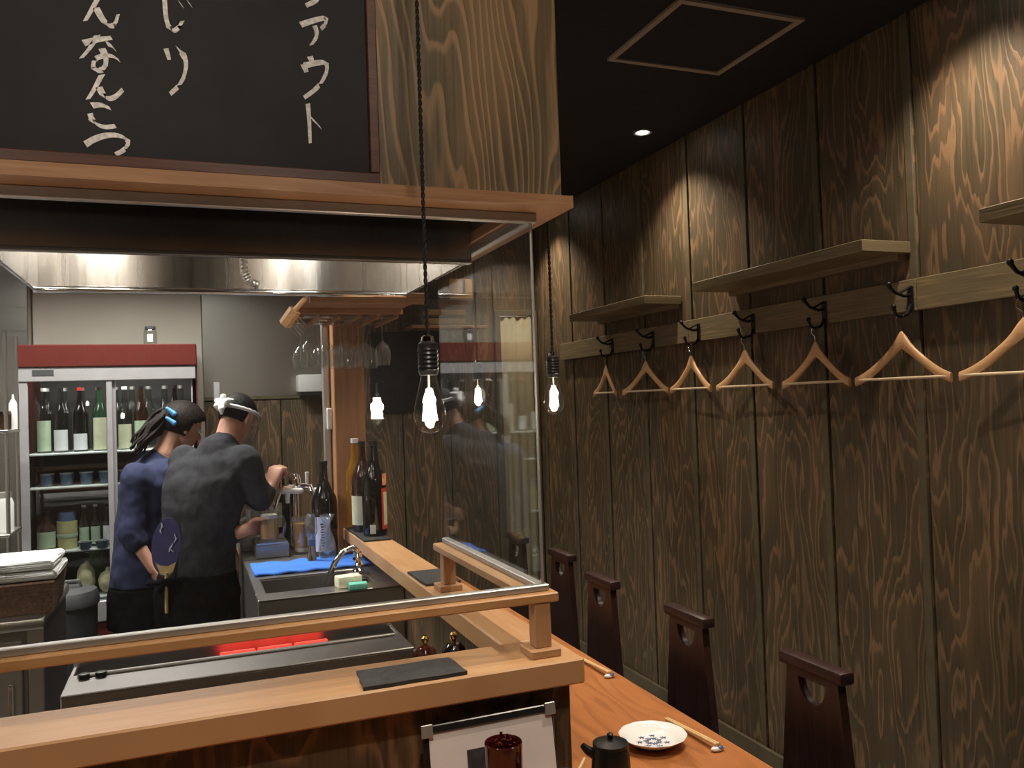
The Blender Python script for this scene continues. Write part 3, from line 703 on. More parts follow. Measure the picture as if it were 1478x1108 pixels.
lt('body', 'black_metal', s, [(0.0, 0.0), (0.040, 0.0), (0.042, 0.006), (0.041, 0.05), (0.0385, 0.085), (0.036, 0.096), (0.0, 0.098)], 28)
lt('lid', 'black_metal', s, [(0.037, 0.095), (0.037, 0.102), (0.020, 0.108), (0.006, 0.109), (0.005, 0.113), (0.007, 0.119), (0.003, 0.122), (0.0, 0.122)], 24)
tb('spout', 'black_metal', s, [(-0.030, 0.012, 0.078), (-0.046, 0.016, 0.088), (-0.056, 0.019, 0.099)], [0.012, 0.009, 0.006], 10)
s = thing('spice_pot', 'small black lidded pot with a wooden spoon in front of the dark panel', 'pot', (0.668, 1.50, TZ))
lt('body', 'black_metal', s, [(0.0, 0.0), (0.032, 0.0), (0.038, 0.02), (0.040, 0.06), (0.036, 0.085), (0.0, 0.088)], 24)
lt('lid', 'black_metal', s, [(0.037, 0.084), (0.034, 0.092), (0.012, 0.098), (0.007, 0.100), (0.008, 0.106), (0.0, 0.108)], 24)
tb('spoon_handle', 'bamboo', s, [(0.020, 0.0, 0.085), (0.056, 0.03, 0.103)], 0.0035, 8)
s = thing('chopstick_cup', 'glossy dark red cylinder cup standing before the white menu', 'cup', (0.561, 1.555, TZ))
lt('cup', 'red_cup', s, [(0.0, 0.0), (0.034, 0.0), (0.036, 0.004), (0.0375, 0.155), (0.036, 0.157), (0.034, 0.154), (0.033, 0.01), (0.0, 0.008)], 32)
bm = nb()
for j in range(26):
    a = random.random() * 6.28; r = 0.028 * math.sqrt(random.random()); z = 0.155 + random.random() * 0.012
    tube(bm, [(r * 0.6 * math.cos(a), r * 0.6 * math.sin(a), 0.01), (r * math.cos(a), r * math.sin(a), z)], 0.0032, 6)
obj('chopstick_bundle', bm, 'red_cup', s)
# menu leaning against the dark panel
mn = thing('menu_stand', 'white menu sheet in a black holder leaning on the dark panel', 'menu', (0.568, 1.622, TZ))
ti = math.radians(9)
def tilt(o): o.rotation_euler = (-ti, 0, math.radians(1.5)); return o
tilt(bx('backing', 'black_plastic', mn, -0.145, 0.145, 0.004, 0.010, 0.0, 0.176, bev=0.002))
tilt(bx('sheet', 'paper', mn, -0.132, 0.140, 0.0015, 0.004, 0.0, 0.162))
tilt(bx('top_clip', 'black_plastic', mn, -0.145, 0.145, -0.002, 0.006, 0.162, 0.178, bev=0.002))
tilt(bx('picture', 'photo_print', mn, -0.055, 0.030, 0.0008, 0.0016, 0.02, 0.118))
for x in (-0.148, 0.124): tilt(bx('corner_clip', 'aluminium', mn, x, x + 0.024, -0.004, 0.0, 0.156, 0.181, bev=0.001))
# slates on the ledge
def slate(pts, label, z=1.04, h_=0.008):
    c = sum((Vector(p) for p in pts), Vector()) / len(pts)
    bm = nb(); ol = []
    for a, b_ in zip(pts, pts[1:] + pts[:1]):
        for q in range(4):
            v = Vector(a).lerp(Vector(b_), q / 4) - c; ol.append((v.x + random.uniform(-.002, .002), v.y + random.uniform(-.002, .002), 0))
    prism(bm, ol, (0, 0, h_))
    o = obj('slate_plate', bm, 'slate', smooth=False); o.location = (c.x, c.y, z)
    return tag(o, label, 'slate plate', 'slate plates on the bar ledge')
slate([(0.312, 1.662, 0), (0.527, 1.662, 0), (0.520, 1.772, 0), (0.318, 1.772, 0)], 'rectangular dark slate plate on the ledge above the white menu')
slate([(0.672, 2.52, 0), (0.785, 2.52, 0), (0.785, 2.74, 0), (0.672, 2.74, 0)], 'dark slate plate on the side ledge beside the far rail post')
slate([(0.668, 3.47, 0), (0.782, 3.47, 0), (0.785, 3.93, 0), (0.668, 3.93, 0)], 'dark slate plate under the group of sake bottles')

# ================================================================== KITCHEN
# ------------------------------------------------------------------ range hood
hx0, hx1, hy0, hy1, hz0, hz1 = -0.412, 0.700, 2.06, 2.79, 1.97, 2.46
hood = thing('range_hood', 'wide brushed stainless steel range hood above the grill', 'range hood')
bx('near_panel', 'steel_hood_out', hood, hx0, hx1, hy0, hy0 + 0.012, hz0, hz1, bev=0.002)
bx('far_panel', 'steel_hood', hood, hx0, hx1, hy1 - 0.012, hy1, hz0 + 0.012, hz1, bev=0.002)
bx('end_panel', 'steel_hood', hood, hx0, hx0 + 0.012, hy0 + 0.012, hy1 - 0.012, hz0, hz1, bev=0.002)
bx('end_panel', 'steel_hood', hood, hx1 - 0.012, hx1, hy0 + 0.012, hy1 - 0.012, hz0, hz1, bev=0.002)
bx('hood_roof', 'steel_hood_out', hood, hx0, hx1, hy0, hy1, hz1, hz1 + 0.01)
tb('far_rim', 'chrome', hood, [(hx0, hy1 - 0.02, hz0 + 0.008), (hx1, hy1 - 0.02, hz0 + 0.008)], 0.011, 12)
bx('near_rim', 'steel_dark', hood, hx0, hx1, hy0 - 0.004, hy0 + 0.02, hz0 - 0.006, hz0 + 0.004, bev=0.002)
bx('duct', 'steel_panel', hood, 0.0, 0.45, 2.25, 2.6, hz1 + 0.01, CEIL, bev=0.004)
bm = nb(); pth = [at(352, 372, Y=2.76), at(353, 392, Y=2.76), at(360, 406, Y=2.765), at(376, 412, Y=2.77)]
pp_ = []
for a, b_ in zip(pth, pth[1:]):
    for q in range(7): pp_.append(a.lerp(b_, q / 7))
tube(bm, pp_, [0.013 if i % 2 else 0.010 for i in range(len(pp_))], 10); obj('flexible_conduit', bm, 'steel', hood)
for x in (-0.33, -0.24, 0.36, 0.46):
    lp = thing('hood_lamp', {-0.33: 'small glowing hood lamp closest to the prep cabinet', -0.24: 'small glowing hood lamp, second from the prep cabinet', 0.36: 'small glowing hood lamp, second from the glass corner', 0.46: 'small glowing hood lamp closest to the glass corner'}[x], 'lamp', (x, 2.25, hz1))
    lt('lamp_base', 'white_plastic', lp, [(0.0, 0.0), (0.03, 0.0), (0.03, -0.03), (0.0, -0.032)], 16)
    lt('lamp_bulb', 'lamp_face', lp, [(0.014, -0.03), (0.03, -0.06), (0.026, -0.085), (0.0, -0.095)], 16)
    l = bpy.data.lights.new('hood_light', 'POINT'); l.energy = 1.1; l.color = NEUT; l.shadow_soft_size = 0.03
    o = bpy.data.objects.new('hood_light', l); C.objects.link(o); o.location = (x, 2.25, hz1 - 0.13)

# ------------------------------------------------------------------ grill and its table
gt = thing('grill_table', 'stainless steel bench carrying the skewer grill behind the bar ledge', 'bench', (0.16, 2.12, 0))
bx('bench_top', 'steel_dark', gt, -0.44, 0.47, -0.27, 0.30, 0.86, 0.885, bev=0.003)
for x in (-0.43, 0.43):
    for yy in (-0.25, 0.26): bx('leg', 'steel_dark', gt, x, x + 0.03, yy, yy + 0.03, 0, 0.86)
bx('lower_shelf', 'steel_dark', gt, -0.43, 0.46, -0.25, 0.28, 0.25, 0.27)
gr = thing('skewer_grill', 'long stainless steel skewer grill with a red glowing burner', 'grill', (0.12, 2.16, 0.885))
bx('front_panel', 'steel', gr, -0.39, 0.39, -0.115, -0.105, 0, 0.112, bev=0.003)
bx('back_panel', 'steel', gr, -0.39, 0.39, 0.115, 0.125, 0, 0.125, bev=0.002)
for x in (-0.39, 0.38): bx('end_panel', 'steel', gr, x, x + 0.01, -0.105, 0.115, 0, 0.115, bev=0.002)
bx('hearth', 'steel_dark', gr, -0.38, 0.38, -0.105, 0.115, 0, 0.05)
bx('front_plate', 'steel_dark', gr, -0.39, 0.39, -0.12, 0.03, 0.110, 0.117, bev=0.002)
bx('ridge', 'steel', gr, -0.37, 0.37, 0.0, 0.012, 0.117, 0.124, bev=0.002)
bx('burner_trough', 'black_metal', gr, -0.38, 0.38, 0.032, 0.11, 0.05, 0.085)
for i in range(3): bx('burner_tile', 'ember', gr, -0.06 + i * 0.09, 0.025 + i * 0.09, 0.048, 0.062, 0.085, 0.118, bev=0.003)
for x in (-0.355, -0.32): lt('vent_cap', 'black_metal', gr, [(0.0, 0.117), (0.012, 0.117), (0.012, 0.128), (0.0, 0.130)], 12, (x, -0.005, 0))
for (px_, mt, lb) in ((614, 'lacquer', 'glossy maroon sauce jar with a gold knob beside the grill'), (655, 'lacquer_black', 'glossy black sauce jar with a gold knob beside the grill')):
    p = at(px_, 935, Y=2.12)
    t = thing('sauce_jar', lb, 'jar', (p.x, 2.12, 0.885))
    lt('body', mt, t, [(0.0, 0.0), (0.024, 0.0), (0.033, 0.025), (0.035, 0.052), (0.030, 0.076), (0.018, 0.090), (0.0, 0.094)], 24)
    lt('knob', 'gold', t, [(0.006, 0.090), (0.006, 0.098), (0.010, 0.104), (0.010, 0.113), (0.005, 0.118), (0.0, 0.118)], 14)

# ------------------------------------------------------------------ sink bench
SZ = 0.93
sk = thing('sink_bench', 'stainless steel sink bench along the inside of the bar ledge', 'sink', (0, 0, 0))
sx0, sx1, sy0, sy1, sm_, sy2 = 0.215, 0.742, 3.10, 3.955, 3.50, 3.205
bx('front_apron', 'steel', sk, sx0, sx1, sy0, sy0 + 0.012, 0.70, SZ - 0.004, bev=0.002)
bx('side_apron', 'steel', sk, sx0, sx0 + 0.012, sy0 + 0.012, sy1, 0.70, SZ - 0.004, bev=0.002)
bx('front_rim', 'steel', sk, sx0, sx1, sy0, sy2, SZ - 0.012, SZ, bev=0.003)
bx('side_rim', 'steel', sk, sx0, sx0 + 0.035, sy2, sm_, SZ - 0.012, SZ, bev=0.003)
bx('side_rim', 'steel', sk, sx1 - 0.09, sx1, sy2, sm_, SZ - 0.012, SZ, bev=0.003)
bx('drainboard', 'steel', sk, sx0, sx1, sm_, sy1, SZ - 0.012, SZ, bev=0.003)
bm = nb(); bx0, bx1 = sx0 + 0.035, sx1 - 0.09
box(bm, bx0, bx0 + 0.006, sy2, sm_, 0.74, SZ - 0.010); box(bm, bx1 - 0.006, bx1, sy2, sm_, 0.74, SZ - 0.010)
box(bm, bx0, bx1, sy2, sy2 + 0.006, 0.74, SZ - 0.010); box(bm, bx0, bx1, sm_ - 0.006, sm_, 0.74, SZ - 0.010); box(bm, bx0, bx1, sy2, sm_, 0.734, 0.74)
obj('basin', bm, 'steel_dark', sk)
bx('splashback', 'steel', sk, 0.738, 0.746, sy0, sy1, SZ, 0.983)
for yy in (3.12, 3.88):
    for x in (sx0 + 0.01, sx1 - 0.05): bx('leg', 'steel', sk, x, x + 0.035, yy, yy + 0.035, 0, 0.70)
tbn = thing('tap_bench', 'stainless steel bench under the beer tap next to the sink', 'bench', (0, 0, 0))
bx('bench_top', 'steel', tbn, sx0, 0.600, 3.957, 4.50, SZ - 0.03, SZ, bev=0.003)
bx('body', 'steel_dark', tbn, sx0 + 0.01, 0.59, 3.965, 4.49, 0.0, SZ - 0.03)
fc = thing('faucet', 'chrome double-arm swan-neck faucet at the sink', 'faucet', (0, 0, 0))
fy = 3.40
fb = Vector((0.628, fy, SZ))
bx('tap_ledge', 'steel', sk, 0.585, 0.655, 3.335, 3.455, SZ - 0.012, SZ, bev=0.003)
lt('faucet_base', 'chrome', fc, [(0.022, 0.0), (0.022, 0.012), (0.014, 0.02), (0.013, 0.06), (0.018, 0.066), (0.018, 0.085), (0.0, 0.09)], 18, (fb.x, fy, SZ))
for dy, dx in ((0.0, 0), (0.026, 3)):
    tb('spout', 'chrome', fc, [(fb.x, fy + dy * 0.3, SZ + 0.07)] + [at(x + dx, y_ - dx * .4, Y=fy + dy) for x, y_ in ((518, 812), (515, 797), (508, 790), (494, 796), (482, 812), (474, 832), (469, 842))], [0.009, 0.009, 0.009, 0.009, 0.009, 0.009, 0.009, 0.010], 12)
lt('handle', 'chrome', fc, [(0.0, 0.0), (0.016, 0.0), (0.020, 0.015), (0.010, 0.03), (0.0, 0.03)], 14, (fb.x - 0.005, fy - 0.05, SZ + 0.03))
tb('handle_arm', 'chrome', fc, [(fb.x, fy, SZ + 0.05), (fb.x - 0.005, fy - 0.05, SZ + 0.05), (fb.x - 0.03, fy - 0.085, SZ + 0.075)], 0.007, 10)
p = at(500, 851, Y=3.16)
o = bx('sponge', 'sponge_cream', None, -0.046, 0.046, -0.03, 0.03, 0, 0.042, bev=0.006, seg=2); o.location = (p.x + 0.01, 3.172, SZ); o.rotation_euler.z = 0.12
tag(o, 'cream washing-up sponge lying on the sink rim', 'sponge')
o = bx('scouring_pad', 'sponge_green', None, -0.034, 0.034, -0.022, 0.022, 0, 0.022, bev=0.004, seg=2); o.location = (p.x + 0.035, 3.113, SZ); o.rotation_euler.z = -0.1
tag(o, 'mint green scouring pad in front of the cream sponge', 'scouring pad')
# blue towel, slightly wavy
bm = nb(); nx, ny = 30, 14
g = [[bm.verts.new((0.235 + 0.475 * i / nx, 3.535 + (0.275 + 0.015 * math.sin(i * .5)) * j / ny, SZ + 0.004 + 0.0025 * math.sin(i * 0.9 + j * .6) + 0.002 * math.sin(j * 1.3))) for i in range(nx + 1)] for j in range(ny + 1)]
for j in range(ny):
    for i in range(nx): bm.faces.new((g[j][i], g[j][i + 1], g[j + 1][i + 1], g[j + 1][i]))
o = obj('blue_towel', bm, 'towel_blue'); q = o.modifiers.new('thick', 'SOLIDIFY'); q.thickness = 0.006; q.offset = 1
tag(o, 'bright blue towel spread on the drainboard behind the sink', 'towel')

# ------------------------------------------------------------------ bottles and drinks
def bottle(name, label, loc, h_, r, body, lab=None, cap='black_plastic', lab_z=(0.12, 0.48), lab_arc=(200, 340), neck=0.30, extra=None, group=None, cat='bottle'):
    t = thing(name, label, cat, loc, group=group)
    s = h_
    lt('glass_body', body, t, [(0.0, 0.0), (r * 0.95, 0.0), (r, 0.01), (r, s * 0.56), (r * 0.93, s * 0.62), (r * 0.6, s * 0.71), (r * neck * 1.15, s * 0.80), (r * neck, s * 0.93), (r * neck, s * 0.985), (0.0, s * 0.985)], 24)
    lt('cap', cap, t, [(r * neck * 1.08, s * 0.95), (r * neck * 1.12, s), (0.0, s)], 16)
    def arc(nm, mat, z0, z1, a0, a1, off=0.0008):
        bm = nb(); n = 14; col = []
        for i in range(n + 1):
            a = math.radians(a0 + (a1 - a0) * i / n)
            col.append([bm.verts.new(((r + o_) * math.cos(a), (r + o_) * math.sin(a), z)) for o_ in (0.0002, off) for z in (z0, z1)])
        for a, b_ in zip(col, col[1:]):
            bm.faces.new((a[2], b_[2], b_[3], a[3])); bm.faces.new((a[0], a[1], b_[1], b_[0]))
            bm.faces.new((a[1], a[3], b_[3], b_[1])); bm.faces.new((a[0], b_[0], b_[2], a[2]))
        return obj(nm, bm, mat, t)
    if lab: arc('paper_label', lab, s * lab_z[0], s * lab_z[1], *lab_arc)
    for e in (extra or []): arc(*e)
    return t
LZ = 1.048
bottle('sake_bottle', 'clear bottle of yellow liquor behind the dark sake bottles', (0.713, 3.86, LZ), 0.41, 0.045, 'yellow_liquor', None, 'white_plastic', neck=0.36)
bottle('sake_bottle', 'brown sake bottle with a cream label between the yellow bottle and the black one', (0.722, 3.74, LZ), 0.40, 0.050, 'bottle_brown', 'label_cream', 'black_plastic', (0.08, 0.40), (170, 285))
bottle('sake_bottle', 'tall black sake bottle with a red-bordered label on the bar ledge', (0.742, 3.595, LZ), 0.405, 0.052, 'bottle_dark', 'label_red', 'black_plastic', (0.07, 0.50), (295, 375),
       extra=[('label_picture', 'label_cream', 0.045, 0.185, 305, 372, 0.0014), ('round_seal', 'label_peach', 0.215, 0.265, 300, 345, 0.0012), ('price_tag', 'label_white', 0.012, 0.05, 235, 262, 0.0012)], neck=0.36)
p = at(482, 797, Z=SZ)
bottle('sake_bottle', 'black sake bottle with a pale blue lettered label beside the faucet', (0.573, 3.895, SZ), 0.43, 0.058, 'bottle_dark', 'label_blue', 'black_plastic', (0.06, 0.42), (215, 285),
       extra=[('lettering', 'ink', 0.05 + 0.012 * i, 0.056 + 0.012 * i, 246 - (i % 3) * 2, 256 + (i % 2) * 3, 0.0013) for i in range(9)] + [('neck_seal', 'label_white', 0.33, 0.40, 225, 250, -0.036)][:0])
bottle('wine_bottle', 'black bottle with a yellowish label behind the beer mug', (0.425, 4.27, SZ), 0.33, 0.040, 'bottle_dark', 'label_cream', 'black_plastic', (0.3, 0.66), (170, 260))
def beer_mug(loc, label, r=0.043, h_=0.135, fill=0.78, rz=0.0):
    t = thing('beer_mug', label, 'beer mug', loc, rz)
    lt('glass_body', 'glass', t, [(0.0, 0.0), (r, 0.0), (r, h_), (r - 0.004, h_), (r - 0.004, 0.014), (0.0, 0.014)], 28)
    lt('beer', 'beer', t, [(0.0, 0.015), (r - 0.0048, 0.015), (r - 0.0048, h_ * fill), (0.0, h_ * fill)], 24)
    lt('beer_foam', 'foam', t, [(r - 0.0048, h_ * fill + 0.0005), (r - 0.0048, h_ * (fill + 0.13)), (r * 0.6, h_ * (fill + 0.16)), (0.0, h_ * (fill + 0.17))], 24)
    tb('handle', 'glass', t, [(r - 0.002, 0, h_ * 0.85), (r + 0.024, 0, h_ * 0.82), (r + 0.034, 0, h_ * 0.55), (r + 0.026, 0, h_ * 0.25), (r - 0.002, 0, h_ * 0.2)], 0.007, 10)
    return t
MUG = at(389, 781, Y=4.0)
beer_mug(MUG, 'glass mug of beer with foam held under the tap', rz=-0.5)
p = at(443, 800, Z=SZ)
t = thing('beer_glass', 'tall glass of amber beer standing by the blue-banded shaker', 'glass', (0.480, 4.005, SZ))
lt('glass_body', 'glass', t, [(0.0, 0.0), (0.036, 0.0), (0.041, 0.17), (0.038, 0.17), (0.034, 0.01), (0.0, 0.01)], 24)
lt('beer', 'beer', t, [(0.0, 0.03), (0.0335, 0.03), (0.0365, 0.14), (0.0, 0.14)], 24)
lt('beer_foam', 'foam', t, [(0.0, 0.0105), (0.033, 0.0105), (0.0333, 0.029), (0.0, 0.029)], 20)
t = thing('bar_shaker', 'slim steel shaker with a blue band standing on the blue towel', 'shaker', (0.49, 3.74, SZ + 0.012))
lt('body', 'chrome', t, [(0.0, 0.0), (0.021, 0.0), (0.014, 0.05), (0.015, 0.09), (0.0, 0.09)], 20)
lt('band', 'tub_blue', t, [(0.0155, 0.062), (0.0165, 0.088), (0.0155, 0.09), (0.0, 0.0905)], 20)
lt('glass_top', 'glass', t, [(0.014, 0.09), (0.028, 0.12), (0.026, 0.18), (0.016, 0.2), (0.014, 0.2), (0.024, 0.178), (0.026, 0.122), (0.012, 0.091)], 20)
t = thing('water_carafe', 'clear glass carafe in front of the blue-labelled sake bottle', 'carafe', (0.566, 3.785, SZ + 0.012))
lt('glass_body', 'glass', t, [(0.0, 0.0), (0.036, 0.0), (0.040, 0.03), (0.030, 0.08), (0.014, 0.12), (0.016, 0.15), (0.034, 0.185), (0.031, 0.185), (0.012, 0.15), (0.010, 0.12), (0.026, 0.08), (0.036, 0.03), (0.0, 0.006)], 24)
t = thing('drip_tray', 'stainless steel drip tray under the beer mug', 'drip tray', (0.355, 4.02, SZ))
bx('tray', 'steel_dark', t, -0.085, 0.065, -0.07, 0.16, 0.0, MUG.z - SZ - 0.008, bev=0.004)
for i in range(7): bx('grille_bar', 'steel', t, -0.08, 0.06, -0.064 + i * 0.032, -0.050 + i * 0.032, MUG.z - SZ - 0.009, MUG.z - SZ, bev=0.001)
o = bx('folded_cloth', 'towel_white', None, -0.05, 0.05, -0.05, 0.05, 0, 0.085, bev=0.014, seg=3); o.location = (0.270, 4.24, SZ)
tag(o, 'white folded cloth beside the drip tray', 'cloth')
# empty glass mugs waiting behind the tap
for j, (x, yy) in enumerate(((0.30, 4.38), (0.415, 4.41))):
    t = thing('empty_mug', 'empty clear glass mug standing behind the drip tray', 'beer mug', (x, yy, SZ), group='empty mugs behind the drip tray')
    lt('glass_body', 'glass', t, [(0.0, 0.0), (0.043, 0.0), (0.043, 0.18), (0.039, 0.18), (0.039, 0.014), (0.0, 0.014)], 24)
    tb('handle', 'glass', t, [(-0.042, 0, 0.14), (-0.068, 0, 0.13), (-0.072, 0, 0.08), (-0.042, 0, 0.04)], 0.007, 8)
# tap tower
tw = thing('beer_tap', 'steel beer tap tower with white and red tap handles', 'beer tap', (0.475, 4.16, SZ))
def tw_at(x, y_, Y=4.16): return at(x, y_, Y=Y) - Vector((0.475, 4.16, SZ))
lt('column', 'chrome', tw, [(0.0, 0.0), (0.05, 0.0), (0.05, 0.01), (0.028, 0.02), (0.026, 0.30), (0.030, 0.33), (0.022, 0.36), (0.0, 0.365)], 24)
c = tw_at(432, 700)
for px_, mt, tp, bt_, ly in ((443, 'white_plastic', 681, 702, 4.16), (405, 'red_plastic', 683, 693, 4.118)):
    tb('tap_lever', mt, tw, [tw_at(px_, bt_, ly), tw_at(px_, tp, ly)], [0.007, 0.010], 12)
    tb('lever_stem', 'chrome', tw, [tw_at(px_, bt_ + 10, ly), tw_at(px_, bt_, ly)], 0.006, 8)
for x0, x1, mt, yy in ((410, 434, 'white_plastic', 709), (450, 464, 'white_plastic', 708)):
    a, b_ = tw_at(x0, yy, 4.10), tw_at(x1, yy - 1, 4.10); bm = nb(); limb(bm, [a, b_], [0.014, 0.014]); obj('tap_handle', bm, mt, tw)
a, b_ = tw_at(462, 706, 4.10), tw_at(466, 704, 4.10); bm = nb(); limb(bm, [a, b_], [0.013, 0.011]); obj('handle_end', bm, 'red_plastic', tw)
tb('faucet_arm', 'chrome', tw, [c, tw_at(420, 702, 4.14), tw_at(406, 705, 4.12), tw_at(402, 717, 4.095), tw_at(397, 734, 4.045)], [0.014, 0.013, 0.012, 0.009, 0.007], 12)
tb('faucet_arm', 'chrome', tw, [c, tw_at(448, 702, 4.08), tw_at(455, 720, 4.05), tw_at(456, 745, 4.04)], [0.014, 0.013, 0.012, 0.008], 12)
tb('tap_nozzle', 'white_plastic', tw, [tw_at(415, 712, 4.09), tw_at(415, 726, 4.09)], [0.012, 0.009], 12)

# ------------------------------------------------------------------ glass rack
rk = thing('glass_rack', 'brown timber rack hanging wine glasses above the bottles', 'glass rack', (0, 0, 0))
bx('rack_board', 'rack_wood', rk, 0.425, 0.86, 3.10, 3.945, 2.012, 2.030, bev=0.002)
for yy in (3.10, 3.46, 3.92): bx('cross_slat', 'rack_wood', rk, 0.425, 0.86, yy, yy + 0.022, 1.988, 2.012, bev=0.002)
for i in range(6):
    x = 0.44 + i * 0.08
    bx('glass_rail', 'rack_wood', rk, x - 0.008, x + 0.008, 3.48, 3.92, 1.975, 1.988, bev=0.001)
for yy in (3.2, 3.95): tb('hanger_rod', 'steel', rk, [(0.64, yy, 2.03), (0.64, yy, CEIL)], 0.006, 8)
gl0 = None; n = 0
for j, yy in enumerate((3.60, 3.73, 3.86)):
    for i in range(5):
        if (i, j) in ((0, 1), (4, 1)): continue
        x = 0.48 + i * 0.08; loc = (x, yy, 1.779)
        if gl0 is None:
            gl0 = thing('wine_glass', 'clear stemmed wine glass hanging upside down in the timber rack', 'wine glass', loc, group='wine glasses in the hanging rack')
            lt('bowl', 'glass', gl0, [(0.028, 0.0), (0.033, 0.03), (0.034, 0.055), (0.026, 0.085), (0.006, 0.105), (0.0, 0.106)], 20)
            lt('stem', 'glass', gl0, [(0.004, 0.104), (0.0033, 0.14), (0.0035, 0.19), (0.006, 0.205)], 10)
            lt('foot', 'glass', gl0, [(0.006, 0.203), (0.036, 0.2088), (0.036, 0.211), (0.0, 0.2125)], 20)
        else: dup(gl0, loc)
sf = thing('skewer_brush', 'pale wooden handled wire brush hanging from the hood rim', 'brush', (0, 0, 0))
a, b_, c_ = at(441, 430, Y=2.775), at(426, 447, Y=2.80), at(411, 468, Y=2.83)
bm = nb(); tube(bm, [a, b_], [0.008, 0.009], 8); obj('handle', bm, 'hanger_wood', sf)
bm = nb(); tube(bm, [b_, c_], [0.021, 0.021], 6); obj('block', bm, 'hanger_wood', sf)
for i in range(5):
    s0 = b_.lerp(c_, 0.1 + i * 0.2); tb('wire', 'steel', sf, [s0, s0 + (at(450, 486, Y=2.85) - at(424, 455, Y=2.82)) * 0.75], 0.0016, 5)

# ------------------------------------------------------------------ things at the back wall
o = thing('wall_board', 'plain black notice board on the wooden back wall', 'board', (0, 0, 0))
bx('board', 'chalkboard', o, 1.12, 1.66, BY - 0.022, BY - 0.002, 1.56, 2.09, bev=0.003)
sh = thing('back_shelf', 'small wooden shelf above the black notice board', 'shelf', (0, 0, 0))
bx('board', 'rack_wood', sh, 1.36, 1.88, BY - 0.20, BY - 0.002, 2.10, 2.12, bev=0.002)
for x in (1.40, 1.82): bx('bracket', 'black_metal', sh, x, x + 0.012, BY - 0.16, BY - 0.002, 2.095, 2.10)
cs = thing('acrylic_case', 'clear acrylic case holding wooden trays on the back shelf', 'case', (1.62, BY - 0.105, 2.12))
bx('case_walls', 'acrylic', cs, -0.20, 0.20, -0.085, 0.085, 0.0, 0.17, bev=0.006)
for z in (0.012, 0.07): bx('tray', 'box_wood', cs, -0.14, 0.12, -0.06, 0.06, z, z + 0.035, bev=0.002)
tb('edge_bar', 'chrome', cs, [(0.17, -0.088, 0.0), (0.17, -0.088, 0.17)], 0.006, 8)
wbx = thing('wooden_box', 'square honey-coloured wooden box with a dark slot on the acrylic case', 'box', (1.71, BY - 0.105, 2.291))
bx('box', 'box_wood', wbx, -0.082, 0.082, -0.07, 0.07, 0, 0.14, bev=0.008, seg=2)
bx('slot', 'ink', wbx, 0.012, 0.030, -0.0715, -0.069, 0.045, 0.135)
ds = thing('towel_dispenser', 'white paper towel dispenser fixed to the steel wall sheet', 'dispenser', tuple(at(447, 553, Y=5.36)))
bx('case', 'white_plastic', ds, -0.075, 0.075, -0.04, 0.09, -0.055, 0.055, bev=0.01, seg=2)
bx('dark_base', 'black_plastic', ds, -0.06, 0.075, -0.03, 0.09, -0.075, -0.055)
ws = thing('wall_switch', 'narrow white switch plate on the steel wall sheet', 'switch', tuple(at(313, 573, Y=BY - 0.006)))
ws.location.z += 0.02
bx('plate', 'white_plastic', ws, -0.018, 0.018, -0.012, 0.004, -0.05, 0.07, bev=0.003)

# ------------------------------------------------------------------ drinks fridge
FY = 4.85
def fa(x, y_): return at(x, y_, Y=FY)
fx0, fx1, ft = fa(26, 600).x, fa(286, 600).x, fa(150, 497).z
fr = thing('drinks_fridge', 'tall glass-fronted drinks fridge with a dark red top', 'fridge', (0, 0, 0))
z1, z2, zb, zr = fa(150, 529).z, fa(150, 549).z, fa(150, 866).z, fa(150, 896).z
bx('red_canopy', 'fridge_red', fr, fx0 - 0.006, fx1, FY - 0.02, BY - 0.03, z1, ft, bev=0.005)
bx('top_frame', 'fridge_grey', fr, fx0, fx1 - 0.008, FY - 0.012, FY + 0.03, z2, z1, bev=0.003)
bx('badge', 'rubber_grey', fr, fa(47, 540).x, fa(78, 540).x, FY - 0.015, FY - 0.01, fa(60, 542).z, fa(60, 534).z)
bx('side_wall', 'fridge_red', fr, fx0 - 0.004, fx0 + 0.025, FY + 0.012, BY - 0.03, zr, z1)
bx('side_wall', 'fridge_red', fr, fx1 - 0.025, fx1, FY + 0.012, BY - 0.03, zr, z1)
bx('back_wall', 'fridge_inside', fr, fx0 + 0.025, fx1 - 0.025, BY - 0.06, BY - 0.03, zr, z1)
bx('kick_panel', 'fridge_red', fr, fx0, fx1, FY, BY - 0.03, 0.0, zr, bev=0.004)
bx('bottom_frame', 'fridge_grey', fr, fx0, fx1, FY - 0.012, FY + 0.05, zr, zb, bev=0.004)
dv = fa(159, 600).x
for nm, x0, x1, yo in (('door', fx0, dv + 0.012, 0.0), ('door', dv - 0.018, fx1 - 0.004, 0.018)):
    d = bx(nm, 'fridge_grey', fr, x0, x0 + 0.045, FY - 0.006 + yo, FY + 0.012 + yo, zb, z2, bev=0.003)
    bx('stile', 'fridge_grey', d, x1 - 0.028, x1, FY - 0.006 + yo, FY + 0.012 + yo, zb, z2, bev=0.003)
    bx('glass_pane', 'fridge_glass', d, x0 + 0.045, x1 - 0.028, FY + 0.001 + yo, FY + 0.005 + yo, zb, z2)
l = bpy.data.lights.new('fridge_light', 'AREA'); l.shape = 'RECTANGLE'; l.size = 0.75; l.size_y = 0.04; l.energy = 2.2; l.color = NEUT
o = bpy.data.objects.new('fridge_light', l); C.objects.link(o); o.location = ((fx0 + fx1) / 2, FY + 0.075, z1 - 0.02); o.rotation_euler = (0.25, 0, 0)
bx('light_strip', 'lamp_face', fr, fx0 + 0.05, fx1 - 0.05, FY + 0.045, FY + 0.055, z1 - 0.012, z1 - 0.004)
SH = []
